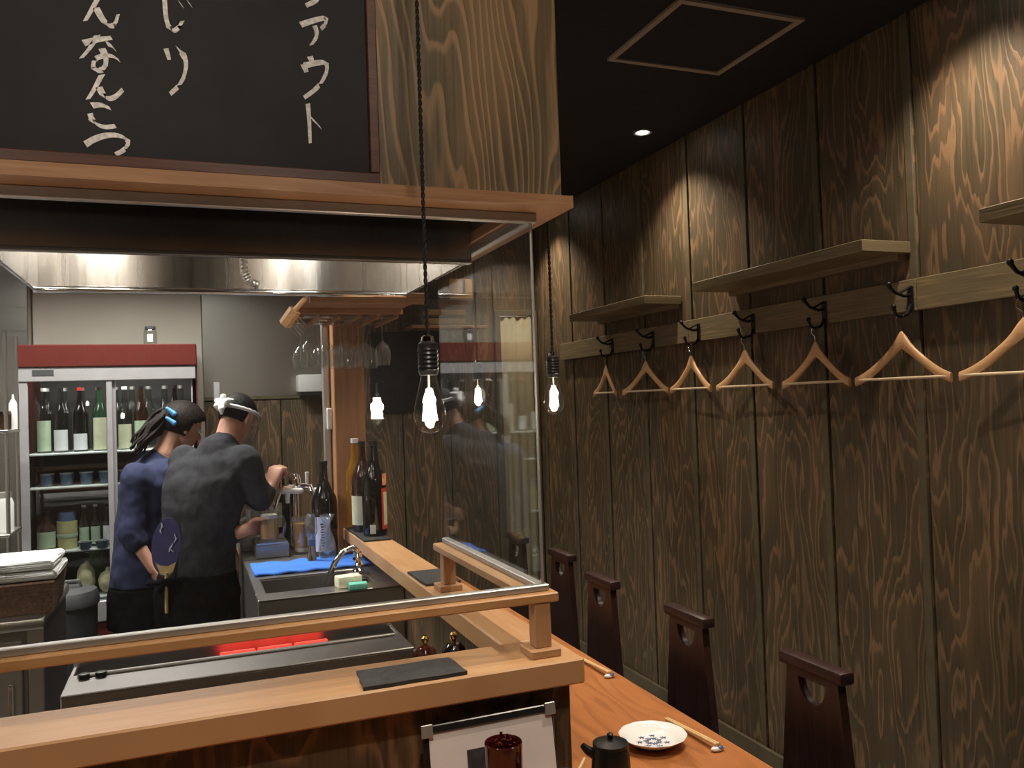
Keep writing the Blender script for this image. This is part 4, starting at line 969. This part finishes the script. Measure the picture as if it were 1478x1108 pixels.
for yy in (653, 702, 795, 866):
    z = fa(110, yy).z; SH.append(z)
    bx('wire_shelf', 'shelf_white', fr, fx0 + 0.03, fx1 - 0.03, FY + 0.05, BY - 0.07, z - 0.012, z, bev=0.003)
ix0, ix1 = fx0 + 0.07, fx1 - 0.05
# contents, all standing on the fridge shelves
def fx(px_): return fa(px_, 650).x
g1 = 'bottles on the top fridge shelf'
for px_, mt, lb, cap, lz in ((56, 'bottle_clear', 'label_green', 'white_plastic', (0.03, .5)), (81, 'bottle_clear', 'label_white', 'black_plastic', (0.03, 0.35)), (110, 'bottle_dark', 'label_white', 'red_plastic', (0.03, 0.28)),
                             (139, 'bottle_green', 'label_cream', 'black_plastic', (0.02, 0.52)), (176, 'bottle_clear', 'label_cream', 'white_plastic', (0.02, 0.4)), (200, 'bottle_brown', 'label_green', 'black_plastic', (0.02, 0.45)), (250, 'bottle_dark', 'label_white', 'black_plastic', (0.02, 0.45))):
    lbn = {56: 'clear bottle with a green label beside the left fridge stile', 81: 'clear bottle with a low white label on the top fridge shelf', 110: 'dark bottle with a red cap and a small square white label in the fridge', 139: 'green bottle with a large cream label beside the fridge door stile', 176: 'clear bottle with a cream label behind the ponytail in the fridge', 200: 'brown bottle with a green label on the top fridge shelf', 250: 'dark bottle with a white label in the fridge behind the two cooks'}[px_]
    bottle('chilled_bottle', lbn, (fx(px_) + 0.01, FY + 0.12, SH[0]), 0.34, 0.035, mt, lb, cap, lz, (205, 335), group=g1, neck=0.36)
for i in range(9):                                            # second row of clear necks behind
    bottle('chilled_bottle', 'pale clear bottle in the rear row of the top fridge shelf', (fx0 + 0.085 + i * 0.085, FY + 0.32, SH[0]), 0.345, 0.036, 'bottle_clear', None, 'aluminium', neck=0.42, group='rear row of clear bottles in the fridge')
cn = None
for i in range(8):
    loc = (ix0 + 0.035 + i * 0.093, FY + 0.13, SH[1])
    if cn is None:
        cn = thing('chilled_can', 'short blue-grey cup with a pale lid on the second fridge shelf', 'cup', loc, group='blue-grey cups in the fridge')
        lt('cup', 'can_blue', cn, [(0.0, 0.0), (0.030, 0.0), (0.034, 0.06), (0.0, 0.061)], 18); lt('lid', 'aluminium', cn, [(0.035, 0.06), (0.035, 0.067), (0.0, 0.069)], 18)
    else: dup(cn, loc)
for px_, mt, lb, cap, hh, nm in ((57, 'bottle_brown', 'label_green', 'black_plastic', 0.20, 'stubby brown bottle with a pale green label on the third fridge shelf'), (113, 'bottle_dark', 'label_green', 'white_plastic', 0.22, 'small dark bottle with a white cap beside the yellow tub'), (130, 'bottle_dark', 'label_green', 'white_plastic', 0.22, 'small dark bottle with a white cap, second from the yellow tub'), (148, 'bottle_dark', 'label_white', 'black_plastic', 0.22, 'small dark bottle with a white label beside the door stile')):
    bottle('chilled_bottle', nm, (fx(px_) + 0.005, FY + 0.135, SH[2]), hh, 0.023 if px_ > 60 else 0.045, mt, lb, cap, (0.06, 0.48), (195, 345), neck=0.42, group='small bottles on the third fridge shelf')
t = thing('yellow_tub', 'pale yellow plastic tub with a blue lid on the third fridge shelf', 'tub', (fx(88) + 0.005, FY + 0.13, SH[2]))
lt('tub', 'tub_yellow', t, [(0.0, 0.0), (0.046, 0.0), (0.050, 0.145), (0.0, 0.146)], 22)
lt('band', 'label_green', t, [(0.0490, 0.06), (0.0505, 0.075), (0.0495, 0.08)], 22)
lt('lid', 'tub_blue', t, [(0.044, 0.146), (0.042, 0.19), (0.0, 0.192)], 22)
for i, px_ in enumerate((118, 143)):
    t = thing('glass_bowl', 'small glass bowl in front of the dark bottles in the fridge', 'bowl', (fx(px_), FY + 0.065, SH[2]), group='glass bowls in the fridge')
    lt('bowl', 'can_blue', t, [(0.0, 0.0), (0.026, 0.0), (0.034, 0.035), (0.031, 0.035), (0.022, 0.006), (0.0, 0.006)], 18); lt('rim', 'shelf_white', t, [(0.0335, 0.034), (0.035, 0.038), (0.031, 0.038), (0.031, 0.034)], 18)
for px_, mt, nm in ((116, 'produce_pale', 'pale bagged vegetable at the bottom of the fridge'), (148, 'produce_pale', 'round pale cabbage at the bottom of the fridge'), (128, 'produce_green', 'dark leafy greens behind the cabbage in the fridge')):
    dy, tall = {116: (0.12, 0.085), 148: (0.12, 0.060), 128: (0.222, 0.118)}[px_]
    t = thing('vegetable', nm, 'vegetable', (fx(px_), FY + dy, SH[3]))
    bm = nb()
    ball(bm, (0, 0, tall * 0.99), 0.045, 0.045, tall, u=18, v=12)
    for v in bm.verts: v.co += Vector((random.uniform(-.004, .004), random.uniform(-.004, .004), random.uniform(-.003, .003)))
    b_ = obj('head', bm, mt, t, ang=80)
    tb('stalk', mt, t, [(0, 0, tall * 1.75), (0.008, 0, tall * 1.75 + 0.03)], [0.016, 0.012], 8)
jr = thing('storage_jar', 'small clear jar with a metal clasp standing on top of the fridge', 'jar', (fa(216, 490).x, FY + 0.10, ft))
lt('jar', 'bottle_clear', jr, [(0.0, 0.0), (0.032, 0.0), (0.034, 0.01), (0.034, 0.075), (0.026, 0.09), (0.0, 0.092)], 20)
lt('lid', 'rubber_grey', jr, [(0.028, 0.088), (0.028, 0.104), (0.0, 0.108)], 20)
bx('paper_label', 'label_white', jr, -0.014, 0.014, -0.0365, -0.034, 0.02, 0.06)

# ------------------------------------------------------------------ prep cabinet with basket, steel rack, bin
cx1 = at(60, 890, Y=3.3).x
cb = thing('prep_cabinet', 'stainless steel prep cabinet below the wicker basket', 'cabinet', (cx1 - 0.6, 3.3, 0))
bx('cabinet_top', 'steel', cb, -0.62, 0.612, -0.02, 0.62, 0.875, 0.915, bev=0.01, seg=2)
bx('body', 'steel_dark', cb, -0.6, 0.6, 0.012, 0.6, 0.08, 0.875)
for x in (-0.59, -0.19, 0.21):
    d = bx('door', 'steel_panel', cb, x, x + 0.33, -0.006, 0.012, 0.12, 0.84, bev=0.004); bx('handle', 'chrome', d, x + 0.29, x + 0.305, -0.03, -0.006, 0.55, 0.70, bev=0.003)
bx('corner_post', 'steel_panel', cb, 0.555, 0.605, -0.004, 0.012, 0.0, 0.875, bev=0.003)
kx = at(80, 850, Y=3.36).x
bk = thing('wicker_basket', 'dark brown wicker basket on the prep cabinet', 'basket', (kx - 0.30, 3.50, 0.915))
bm = nb()
for i in range(9):
    z = 0.006 + i * 0.0125; w_ = 0.285 + 0.012 * i / 8; dd = 0.14 + 0.008 * i / 8
    tube(bm, [(-w_, -dd, z), (w_, -dd, z), (w_, dd, z), (-w_, dd, z), (-w_, -dd, z)], 0.0078, 6)
obj('woven_sides', bm, 'wicker', bk); bx('base', 'wicker', bk, -0.285, 0.285, -0.14, 0.14, 0, 0.10)
for i, (dx, dy, dz, lb) in enumerate(((0.0, 0.0, 0.116, 'lower white terry towel folded in the wicker basket'), (-0.01, 0.005, 0.150, 'upper white terry towel folded on the wicker basket'))):
    bm = nb(); box(bm, -0.29, 0.305, -0.15, 0.15, 0, 0.030, 0.011, 3)
    bmesh.ops.subdivide_edges(bm, edges=bm.edges[:], cuts=3, use_grid_fill=True)
    for v in bm.verts: v.co += Vector((random.uniform(-.003, .003), random.uniform(-.003, .003), random.uniform(-.002, .002)))
    o = obj('terry_towel', bm, 'towel_white', ang=70); o.location = (kx - 0.30 + dx, 3.50 + dy, 0.915 + dz); tag(o, lb, 'towel')
rx1 = at(21, 650, Y=4.5).x
rkk = thing('steel_rack', 'narrow steel storage rack beside the drinks fridge', 'rack', (rx1 - 0.22, 4.5, 0))
for x in (-0.21, 0.21):
    for yy in (-0.12, 0.14): tb('upright', 'steel', rkk, [(x, yy, 0), (x, yy, 2.0)], 0.009, 8)
for z in (0.75, 1.08, at(10, 620, Y=4.4).z): bx('rack_shelf', 'steel', rkk, -0.22, 0.22, -0.14, 0.16, z - 0.015, z, bev=0.003)
rz_ = at(10, 620, Y=4.4).z
t = thing('dark_jar', 'dark jar with a steel lid on the upper rack shelf', 'jar', (at(4, 600, Y=4.47).x, 4.47, rz_))
lt('jar', 'bottle_brown', t, [(0.0, 0.0), (0.034, 0.0), (0.036, 0.07), (0.0, 0.07)], 20); lt('lid', 'chrome', t, [(0.037, 0.07), (0.034, 0.085), (0.0, 0.09)], 20)
t = thing('white_bottle', 'slim white plastic bottle on the upper rack shelf', 'bottle', (at(19, 600, Y=4.53).x, 4.53, rz_))
lt('bottle', 'white_plastic', t, [(0.0, 0.0), (0.018, 0.0), (0.018, 0.12), (0.008, 0.14), (0.0, 0.14)], 16); lt('nozzle', 'white_plastic', t, [(0.006, 0.14), (0.004, 0.165), (0.0, 0.165)], 10)
t = thing('white_canister', 'white canister on the middle rack shelf', 'canister', (at(3, 760, Y=4.50).x, 4.50, 1.08))
lt('canister', 'white_plastic', t, [(0.0, 0.0), (0.05, 0.0), (0.05, 0.13), (0.04, 0.16), (0.0, 0.165)], 20); lt('lid', 'aluminium', t, [(0.042, 0.155), (0.04, 0.18), (0.0, 0.183)], 20)
t = thing('kitchen_bin', 'dark grey plastic bin with a lid beside the fridge', 'bin', (at(100, 880, Y=4.4).x, 4.45, 0))
bm = nb(); loft(bm, [((0, 0, 0), (0.10, 0, 0), (0, 0.12, 0)), ((0, 0, 0.02), (0.105, 0, 0), (0, 0.125, 0)), ((0, 0, 0.72), (0.115, 0, 0), (0, 0.14, 0))], 28); obj('bin_body', bm, 'rubber_grey', t)
bm = nb(); loft(bm, [((0, 0, 0.72), (0.124, 0, 0), (0, 0.149, 0)), ((0.0, 0, 0.75), (0.124, 0, 0.0), (0, 0.149, 0)), ((0.0, 0, 0.785), (0.112, 0, 0.0), (0, 0.13, 0)), ((0.0, 0, 0.80), (0.06, 0, 0.0), (0, 0.08, 0))], 28); obj('bin_lid', bm, 'rubber_grey', t)
tb('lid_handle', 'steel_dark', t, [(-0.05, -0.02, 0.79), (-0.04, -0.02, 0.83), (0.04, -0.02, 0.83), (0.05, -0.02, 0.79)], 0.008, 8)

# ================================================================== PEOPLE
FOLDS = bpy.data.textures.new('folds', 'CLOUDS'); FOLDS.noise_scale = 0.13; FOLDS.noise_depth = 2
def basis(fwd, up):
    f = Vector(fwd).normalized(); r = f.cross(Vector(up)).normalized(); u = r.cross(f).normalized()
    return Matrix((r, f, u)).transposed()                     # columns right, forward, up
def hand(bm, wrist, d, nrm, curls, thumb_side=1, sc=1.0, thumb_curl=0.5, thumb=None):
    d = Vector(d).normalized(); n = Vector(nrm); n = (n - d * n.dot(d)).normalized(); s = d.cross(n).normalized()
    w_ = Vector(wrist); kn = w_ + d * 0.085 * sc
    loft(bm, [(w_ - d * 0.01, s * 0.026 * sc, n * 0.019 * sc), (w_ + d * 0.03 * sc, s * 0.036 * sc, n * 0.017 * sc), (w_ + d * 0.07 * sc, s * 0.041 * sc, n * 0.015 * sc), (kn + d * 0.006, s * 0.038 * sc, n * 0.011 * sc)], 16)
    for i, (off, ln) in enumerate(((0.030, 0.072), (0.010, 0.082), (-0.010, 0.077), (-0.029, 0.060))):
        p = w_ + d * (0.082 - 0.002 * abs(i - 1)) * sc + s * off * sc * thumb_side; pts = [p]; ang = 0.0
        for q, (fr_, cu) in enumerate(((0.45, 0.9), (0.30, 1.1), (0.25, 0.8))):
            ang += curls[i] * cu
            p = p + (d * math.cos(ang) + n * math.sin(ang)) * ln * fr_ * sc; pts.append(p)
        limb(bm, pts, [0.0100 * sc, 0.0092 * sc, 0.0085 * sc, 0.0072 * sc], 10)
    b_ = w_ + d * 0.025 * sc + s * 0.030 * sc * thumb_side
    thumb = thumb or ((0.55, 0.65, 0.35), (0.75, 0.2, 0.3 + thumb_curl), (0.7, -0.1, 0.4 + thumb_curl))   # (along fingers, sideways, into palm)
    def step(p, c, ln): return p + (d * c[0] + s * c[1] * thumb_side + n * c[2]).normalized() * ln * sc
    t1 = step(b_, thumb[0], 0.040); t2 = step(t1, thumb[1], 0.032); t3 = step(t2, thumb[2], 0.024)
    limb(bm, [b_, t1, t2, t3], [0.014 * sc, 0.0115 * sc, 0.0105 * sc, 0.008 * sc], 10)
def head_shape(bm, c, B, neck_base):
    def P(x, y, z): return c + B @ Vector((x, y, z))
    ball(bm, P(0, -0.012, 0.028), 0.076, 0.094, 0.088, B, 24, 16)          # skull
    ball(bm, P(0, 0.016, -0.030), 0.062, 0.072, 0.078, B, 22, 14)          # face
    ball(bm, P(0, 0.052, -0.086), 0.030, 0.028, 0.024, B)                  # chin
    limb(bm, [P(0, 0.078, 0.012), P(0, 0.098, -0.024)], [0.009, 0.014])    # nose
    ball(bm, P(0, 0.076, -0.055), 0.024, 0.012, 0.007, B); ball(bm, P(0, 0.074, -0.066), 0.021, 0.012, 0.007, B)
    ball(bm, P(0.03, 0.068, 0.022), 0.024, 0.012, 0.008, B); ball(bm, P(-0.03, 0.068, 0.022), 0.024, 0.012, 0.008, B)
    for s in (-1, 1):
        ball(bm, P(s * 0.076, -0.008, -0.012), 0.010, 0.019, 0.032, B); ball(bm, P(s * 0.079, -0.012, 0.008), 0.009, 0.017, 0.016, B)
    limb(bm, [P(0, -0.030, -0.05), Vector(neck_base)], [0.054, 0.062])
def remesh(o, v, it=6):
    r = o.modifiers.new('remesh', 'REMESH'); r.mode = 'VOXEL'; r.voxel_size = v; r.use_smooth_shade = True
    s = o.modifiers.new('smooth', 'SMOOTH'); s.iterations = it; s.factor = 0.5
    if v > 0.008:                                             # cloth folds
        d = o.modifiers.new('folds', 'DISPLACE'); d.texture = FOLDS; d.strength = 0.030; d.mid_level = 0.5
def hair_cap(name, mat, par, c, B, sx, sy, sz, keep):
    bm = nb(); bmesh.ops.create_uvsphere(bm, u_segments=40, v_segments=28, radius=1.0)
    bmesh.ops.delete(bm, geom=[f for f in bm.faces if not keep(f.calc_center_median())], context='FACES')
    for v in bm.verts:
        k = 1 + random.uniform(-.012, .012); q = Vector((v.co.x * sx * k, (v.co.y * sy - 0.012) * k, (v.co.z * sz + 0.026) * k)); v.co = c + B @ q
    o = obj(name, bm, mat, par, ang=80); so = o.modifiers.new('thick', 'SOLIDIFY'); so.thickness = 0.012; so.offset = -1; return o
def eyes(par, c, B):
    for s in (-1, 1):
        bm = nb(); ball(bm, c + B @ Vector((s * 0.030, 0.073, 0.006)), 0.0115, u=12, v=8); obj('eye', bm, 'label_white', par)
        bm = nb(); ball(bm, c + B @ Vector((s * 0.030, 0.0815, 0.005)), 0.0055, u=10, v=6); obj('iris', bm, 'hair_black', par)

# --- man at the tap -------------------------------------------------------
r_, f_ = Vector((0.86, -0.51, 0)), Vector((0.51, 0.86, 0))
HB = basis((0.62, 0.62, -0.48), (0.25, 0.25, 1))
hc = at(343, 604, Y=4.23)
nk = at(328, 638, Y=4.17)
sections = [(at(282, 880, Y=4.13), 0.165, 0.125), (at(284, 830, Y=4.12), 0.165, 0.125), (at(287, 785, Y=4.11), 0.165, 0.12), (at(292, 735, Y=4.11), 0.18, 0.128), (at(301, 690, Y=4.13), 0.195, 0.130), (at(312, 662, Y=4.15), 0.190, 0.112), (at(320, 648, Y=4.16), 0.12, 0.085)]
rs = at(352, 666, Y=4.06); re_ = at(376, 722, Y=4.03); rw = at(391, 703, Y=4.07); rh_d = at(397, 682, Y=4.09) - rw
ls = at(268, 668, Y=4.24); le = at(318, 778, Y=4.07)
lhd = Vector((0.77, 0.64, 0.0)); lhn = Vector((0.64, -0.77, 0.0))       # fingers round the far side of the mug, thumb round the near side
lw = MUG - lhn * 0.0635 - lhd * 0.075 + Vector((0, 0, 0.064))
hipc = sections[1][0]
def legs(bm, hc_, r, rad, ft_z=0.05, k=1.0):
    for s in (-1, 1):
        h_ = hc_ + r * 0.09 * s; kn = Vector((h_.x + 0.01, h_.y + 0.01, 0.46)); an = Vector((h_.x, h_.y, 0.09))
        limb(bm, [h_, kn, an], [rad * 1.25, rad * 0.9, rad * 0.72])
bm = nb()
loft(bm, [(c, r_ * a * 0.88, f_ * b_ * 0.86) for c, a, b_ in sections], 24)
head_shape(bm, hc, HB, nk)
limb(bm, [at(320, 654, Y=4.16), nk], [0.078, 0.062])
limb(bm, [rs, re_, rw], [0.052, 0.040, 0.028]); limb(bm, [ls, le, lw], [0.052, 0.041, 0.029])
hand(bm, rw, rh_d, Vector((0.5, 0.5, -0.1)), (1.0, 1.05, 1.1, 1.15), 1, 1.12)
hand(bm, lw, lhd, lhn, (0.50, 0.50, 0.50, 0.52), -1, 0.95, thumb=((-0.05, 0.35, 0.85), (-0.15, 0.1, 0.95), (0.45, 0.0, 0.75)))
legs(bm, hipc - Vector((0, 0, 0.05)), r_, 0.062)
man = obj('person', bm, 'skin'); remesh(man, 0.0055, 4)
tag(man, 'man in a charcoal top with a white headband bowed over the beer tap', 'person')
bm = nb(); loft(bm, [(c, r_ * (a + 0.006), f_ * (b_ + 0.006)) for c, a, b_ in sections[1:]], 28)
limb(bm, [rs, re_, re_.lerp(rw, 0.55)], [0.078, 0.062, 0.050]); limb(bm, [ls, le, le.lerp(lw, 0.45)], [0.076, 0.060, 0.050])
limb(bm, [sections[4][0] + r_ * 0.10, rs], [0.10, 0.080]); limb(bm, [sections[4][0] - r_ * 0.10, ls], [0.10, 0.080])
limb(bm, [at(316, 656, Y=4.15), at(323, 645, Y=4.155)], [0.098, 0.080])
o = obj('tunic', bm, 'shirt_charcoal', man); remesh(o, 0.009, 8)
bm = nb(); loft(bm, [(c, r_ * (a + 0.012), f_ * (b_ + 0.012)) for c, a, b_ in ((hipc + Vector((0, 0, 0.02)), 0.165, 0.125), (hipc - Vector((0, 0, 0.10)), 0.172, 0.13), (hipc - Vector((0, 0, 0.20)), 0.165, 0.125))], 24)
legs(bm, hipc - Vector((0, 0, 0.08)), r_, 0.090)
for s in (-1, 1): limb(bm, [Vector(((hipc + r_ * .09 * s).x, (hipc + r_ * .09 * s).y, 0.06)), Vector(((hipc + r_ * .09 * s + f_ * .12).x, (hipc + r_ * .09 * s + f_ * .12).y, 0.045))], [0.055, 0.045])
o = obj('trousers', bm, 'trousers_black', man); remesh(o, 0.010, 8)
hair_cap('hair', 'hair_black', man, hc, HB, 0.083, 0.101, 0.096, lambda p: p.z > -0.12 + 0.85 * max(0, p.y) or (p.y < -0.15 and p.z > -0.62))
bm = nb(); n = 40                                            # twisted headband
tube(bm, [hc + HB @ Vector((0.087 * math.cos(2 * PI * i / n), -0.012 + 0.105 * math.sin(2 * PI * i / n), 0.030 + 0.018 * math.sin(2 * PI * i / n))) for i in range(n + 1)], [0.0085 + 0.0018 * (i % 2) for i in range(n + 1)], 8)
hbnd = obj('headband', bm, 'towel_white', man)
kb = hc + HB @ Vector((0.012, -0.122, 0.012)); bm = nb(); ball(bm, kb, 0.019, 0.016, 0.019, HB)
for dx, dz, ln in ((-0.055, 0.022, 1), (0.05, 0.020, 1), (-0.012, 0.058, 0.8), (0.012, -0.052, 1), (-0.045, -0.022, 0.8)):
    limb(bm, [kb, kb + HB @ Vector((dx * 0.6, -0.014, dz * 0.6)), kb + HB @ Vector((dx * ln, -0.006, dz * ln))], [0.013, 0.015, 0.007])
o = obj('headband_knot', bm, 'towel_white', hbnd); remesh(o, 0.004, 3)
eyes(man, hc, HB)
bm = nb(); n = 18; rows = []
for j in range(7):
    row = []
    for i in range(n + 1):
        a = math.radians(-100 + 200 * i / n); rr = 0.112 + 0.003 * j
        row.append(bm.verts.new(hc + HB @ Vector((rr * 0.86 * math.sin(a), -0.005 + rr * 1.12 * math.cos(a), 0.035 - 0.040 * j - 0.014 * j * (1 if a > 0.3 else 0.6)))))
    rows.append(row)
for a, b_ in zip(rows, rows[1:]):
    for i in range(n): bm.faces.new((a[i], a[i + 1], b_[i + 1], b_[i]))
o = obj('face_visor', bm, 'visor', man); so = o.modifiers.new('thick', 'SOLIDIFY'); so.thickness = 0.0012
o['label'] = 'clear plastic face visor'

# --- woman beside him -----------------------------------------------------
r2, f2 = Vector((0.50, -0.86, 0)), Vector((0.86, 0.50, 0))
HW = basis((0.86, 0.36, -0.42), (0.2, 0.1, 1))
wc = at(264, 616, Y=4.580); wn = at(238, 655, Y=4.550)
sec2 = [(at(198, 890, Y=4.530), 0.155, 0.125), (at(200, 845, Y=4.530), 0.160, 0.125), (at(203, 800, Y=4.530), 0.145, 0.115), (at(208, 745, Y=4.540), 0.152, 0.118), (at(214, 700, Y=4.540), 0.165, 0.118), (at(222, 675, Y=4.550), 0.155, 0.100), (at(230, 662, Y=4.550), 0.095, 0.075)]
s2 = at(196, 690, Y=4.420); e2 = at(188, 768, Y=4.380); w2 = at(222, 822, Y=4.350)
s3 = at(248, 690, Y=4.660); e3 = at(262, 770, Y=4.690); w3 = at(290, 800, Y=4.610)
bm = nb()
loft(bm, [(c, r2 * a * 0.86, f2 * b_ * 0.86) for c, a, b_ in sec2], 24)
head_shape(bm, wc, HW, wn); limb(bm, [at(231, 668, Y=4.550), wn], [0.065, 0.052])
limb(bm, [s2, e2, w2], [0.046, 0.036, 0.025]); limb(bm, [s3, e3, w3], [0.046, 0.036, 0.025])
hand(bm, w2, at(236, 842, Y=4.330) - w2, Vector((0.6, 0.5, 0.2)), (0.45, 0.5, 0.5, 0.55), -1, 0.92)
hand(bm, w3, Vector((0.7, -0.1, 0.1)), Vector((0, 0.4, -0.6)), (0.4, 0.45, 0.45, 0.5), 1, 0.92)
h2 = sec2[1][0]; legs(bm, h2 - Vector((0, 0, 0.05)), r2, 0.058)
wom = obj('person', bm, 'skin'); remesh(wom, 0.0055, 4)
tag(wom, 'woman in a navy top with a dark ponytail standing behind the man', 'person')
bm = nb(); loft(bm, [(c, r2 * (a + 0.006), f2 * (b_ + 0.006)) for c, a, b_ in sec2[1:]], 28)
limb(bm, [s2, e2, e2.lerp(w2, 0.22)], [0.072, 0.062, 0.056]); limb(bm, [s3, e3, e3.lerp(w3, 0.3)], [0.070, 0.060, 0.052])
limb(bm, [sec2[4][0] + r2 * 0.08, s2], [0.09, 0.074]); limb(bm, [sec2[4][0] - r2 * 0.08, s3], [0.09, 0.074])
limb(bm, [sec2[2][0] - f2 * 0.03 + r2 * 0.02, at(180, 835, Y=4.470)], [0.10, 0.055])
limb(bm, [at(226, 672, Y=4.55), at(231, 663, Y=4.55)], [0.085, 0.068])
o = obj('tunic', bm, 'shirt_navy', wom); remesh(o, 0.009, 8)
bm = nb(); loft(bm, [(c, r2 * (a + 0.012), f2 * (b_ + 0.012)) for c, a, b_ in ((h2 + Vector((0, 0, 0.01)), 0.155, 0.12), (h2 - Vector((0, 0, 0.10)), 0.162, 0.125), (h2 - Vector((0, 0, 0.20)), 0.155, 0.12))], 24)
legs(bm, h2 - Vector((0, 0, 0.08)), r2, 0.086)
for s in (-1, 1): limb(bm, [Vector(((h2 + r2 * .09 * s).x, (h2 + r2 * .09 * s).y, 0.06)), Vector(((h2 + r2 * .09 * s + f2 * .11).x, (h2 + r2 * .09 * s + f2 * .11).y, 0.045))], [0.05, 0.042])
o = obj('trousers', bm, 'trousers_black', wom); remesh(o, 0.010, 8)
hair_cap('hair', 'hair_brown', wom, wc, HW, 0.097, 0.120, 0.108, lambda p: p.z > -0.10 + 0.62 * max(0, p.y) or (p.y < 0.12 and p.z > -0.68))
bm = nb(); root = wc + HW @ Vector((0, -0.115, 0.035))
spine = [root, at(229, 610, Y=4.53), at(215, 623, Y=4.51), at(205, 636, Y=4.49), at(196, 648, Y=4.48)]
for i in range(26):
    o1 = Vector((random.uniform(-1, 1), random.uniform(-1, 1), random.uniform(-1, 1)))
    wv = random.uniform(0, 6.28); pts = []
    for j in range(13):
        t_ = j / 12 * 4; q = min(int(t_), 3); c = spine[q].lerp(spine[q + 1], t_ - q)
        sp_ = 0.010 + 0.030 * min(1, t_ / 1.2) * (1 - 0.10 * t_)
        pts.append(c + o1 * sp_ + Vector((math.sin(wv + j * .8), math.cos(wv + j * .7), math.sin(wv * 2 + j * .6))) * 0.006)
    tube(bm, pts, [0.012 - 0.0006 * j for j in range(13)], 6)
o = obj('ponytail', bm, 'hair_brown', wom, ang=80)
for (a, b_) in (((241, 589), (251, 597)), ((241, 603), (251, 610))):
    bm = nb(); p = at(*a, Y=4.485); q = at(*b_, Y=4.485); limb(bm, [p, q], [0.008, 0.014]); obj('hair_clip', bm, 'clip_blue', wom)['label'] = 'bright blue hair clip'
eyes(wom, wc, HW)

# --- paper fan tucked into the man's belt ---------------------------------
fy_ = 4.012
fn = thing('paper_fan', 'dark blue oval paper fan with white marks tucked into the man\'s belt', 'fan', (0, 0, 0))
def fp(x, y_, o_=0.0): return at(x, y_, Y=fy_ + o_)
cx_, cy_ = 239.5, 788
ol = [fp(cx_ + 21.5 * math.sin(a) * (1.0 if math.cos(a) > 0 else 0.96) + (y0 := -41 * math.cos(a)) * -0.10 + 0, cy_ + y0) for a in [2 * PI * i / 36 for i in range(36)]]
bm = nb(); prism(bm, ol, (0, 0.003, 0)); obj('fan_leaf', bm, 'fan_blue', fn)
ol = [fp(x, y_, -0.001) for x, y_ in ((224, 812), (232, 816), (242, 817), (254, 811), (250, 824), (243, 831), (232, 829))]
bm = nb(); prism(bm, ol, (0, 0.005, 0)); obj('fan_heart', bm, 'bamboo', fn)
tb('handle', 'bamboo', fn, [fp(240, 826, -0.003), fp(240.5, 884, 0.028)], [0.007, 0.0075], 8)
bm = nb()
for a, b_ in (((233, 755), (235, 761)), ((231, 764), (233, 770)), ((234, 758), (231, 768)), ((252, 770), (254, 778)), ((255, 776), (251, 783)), ((249, 784), (247, 791)), ((247, 788), (244, 796)), ((244, 791), (250, 796))):
    tube(bm, [fp(*a, -0.0015), fp(*b_, -0.0015)], [0.0025, 0.0018], 5)
obj('painted_marks', bm, 'label_white', fn)
bm = nb(); tube(bm, [at(214, 842, Y=4.10), at(226, 841, Y=4.045), at(240, 839, Y=4.000), at(254, 837, Y=3.995), at(268, 836, Y=4.00)], [0.012, 0.013, 0.013, 0.013, 0.012], 10)
for a, b_ in (((240, 839), (229, 853)), ((240, 839), (250, 851))): tube(bm, [at(*a, Y=4.0), at(*b_, Y=4.02)], [0.010, 0.014], 8)
obj('apron_tie', bm, 'trousers_black', man)
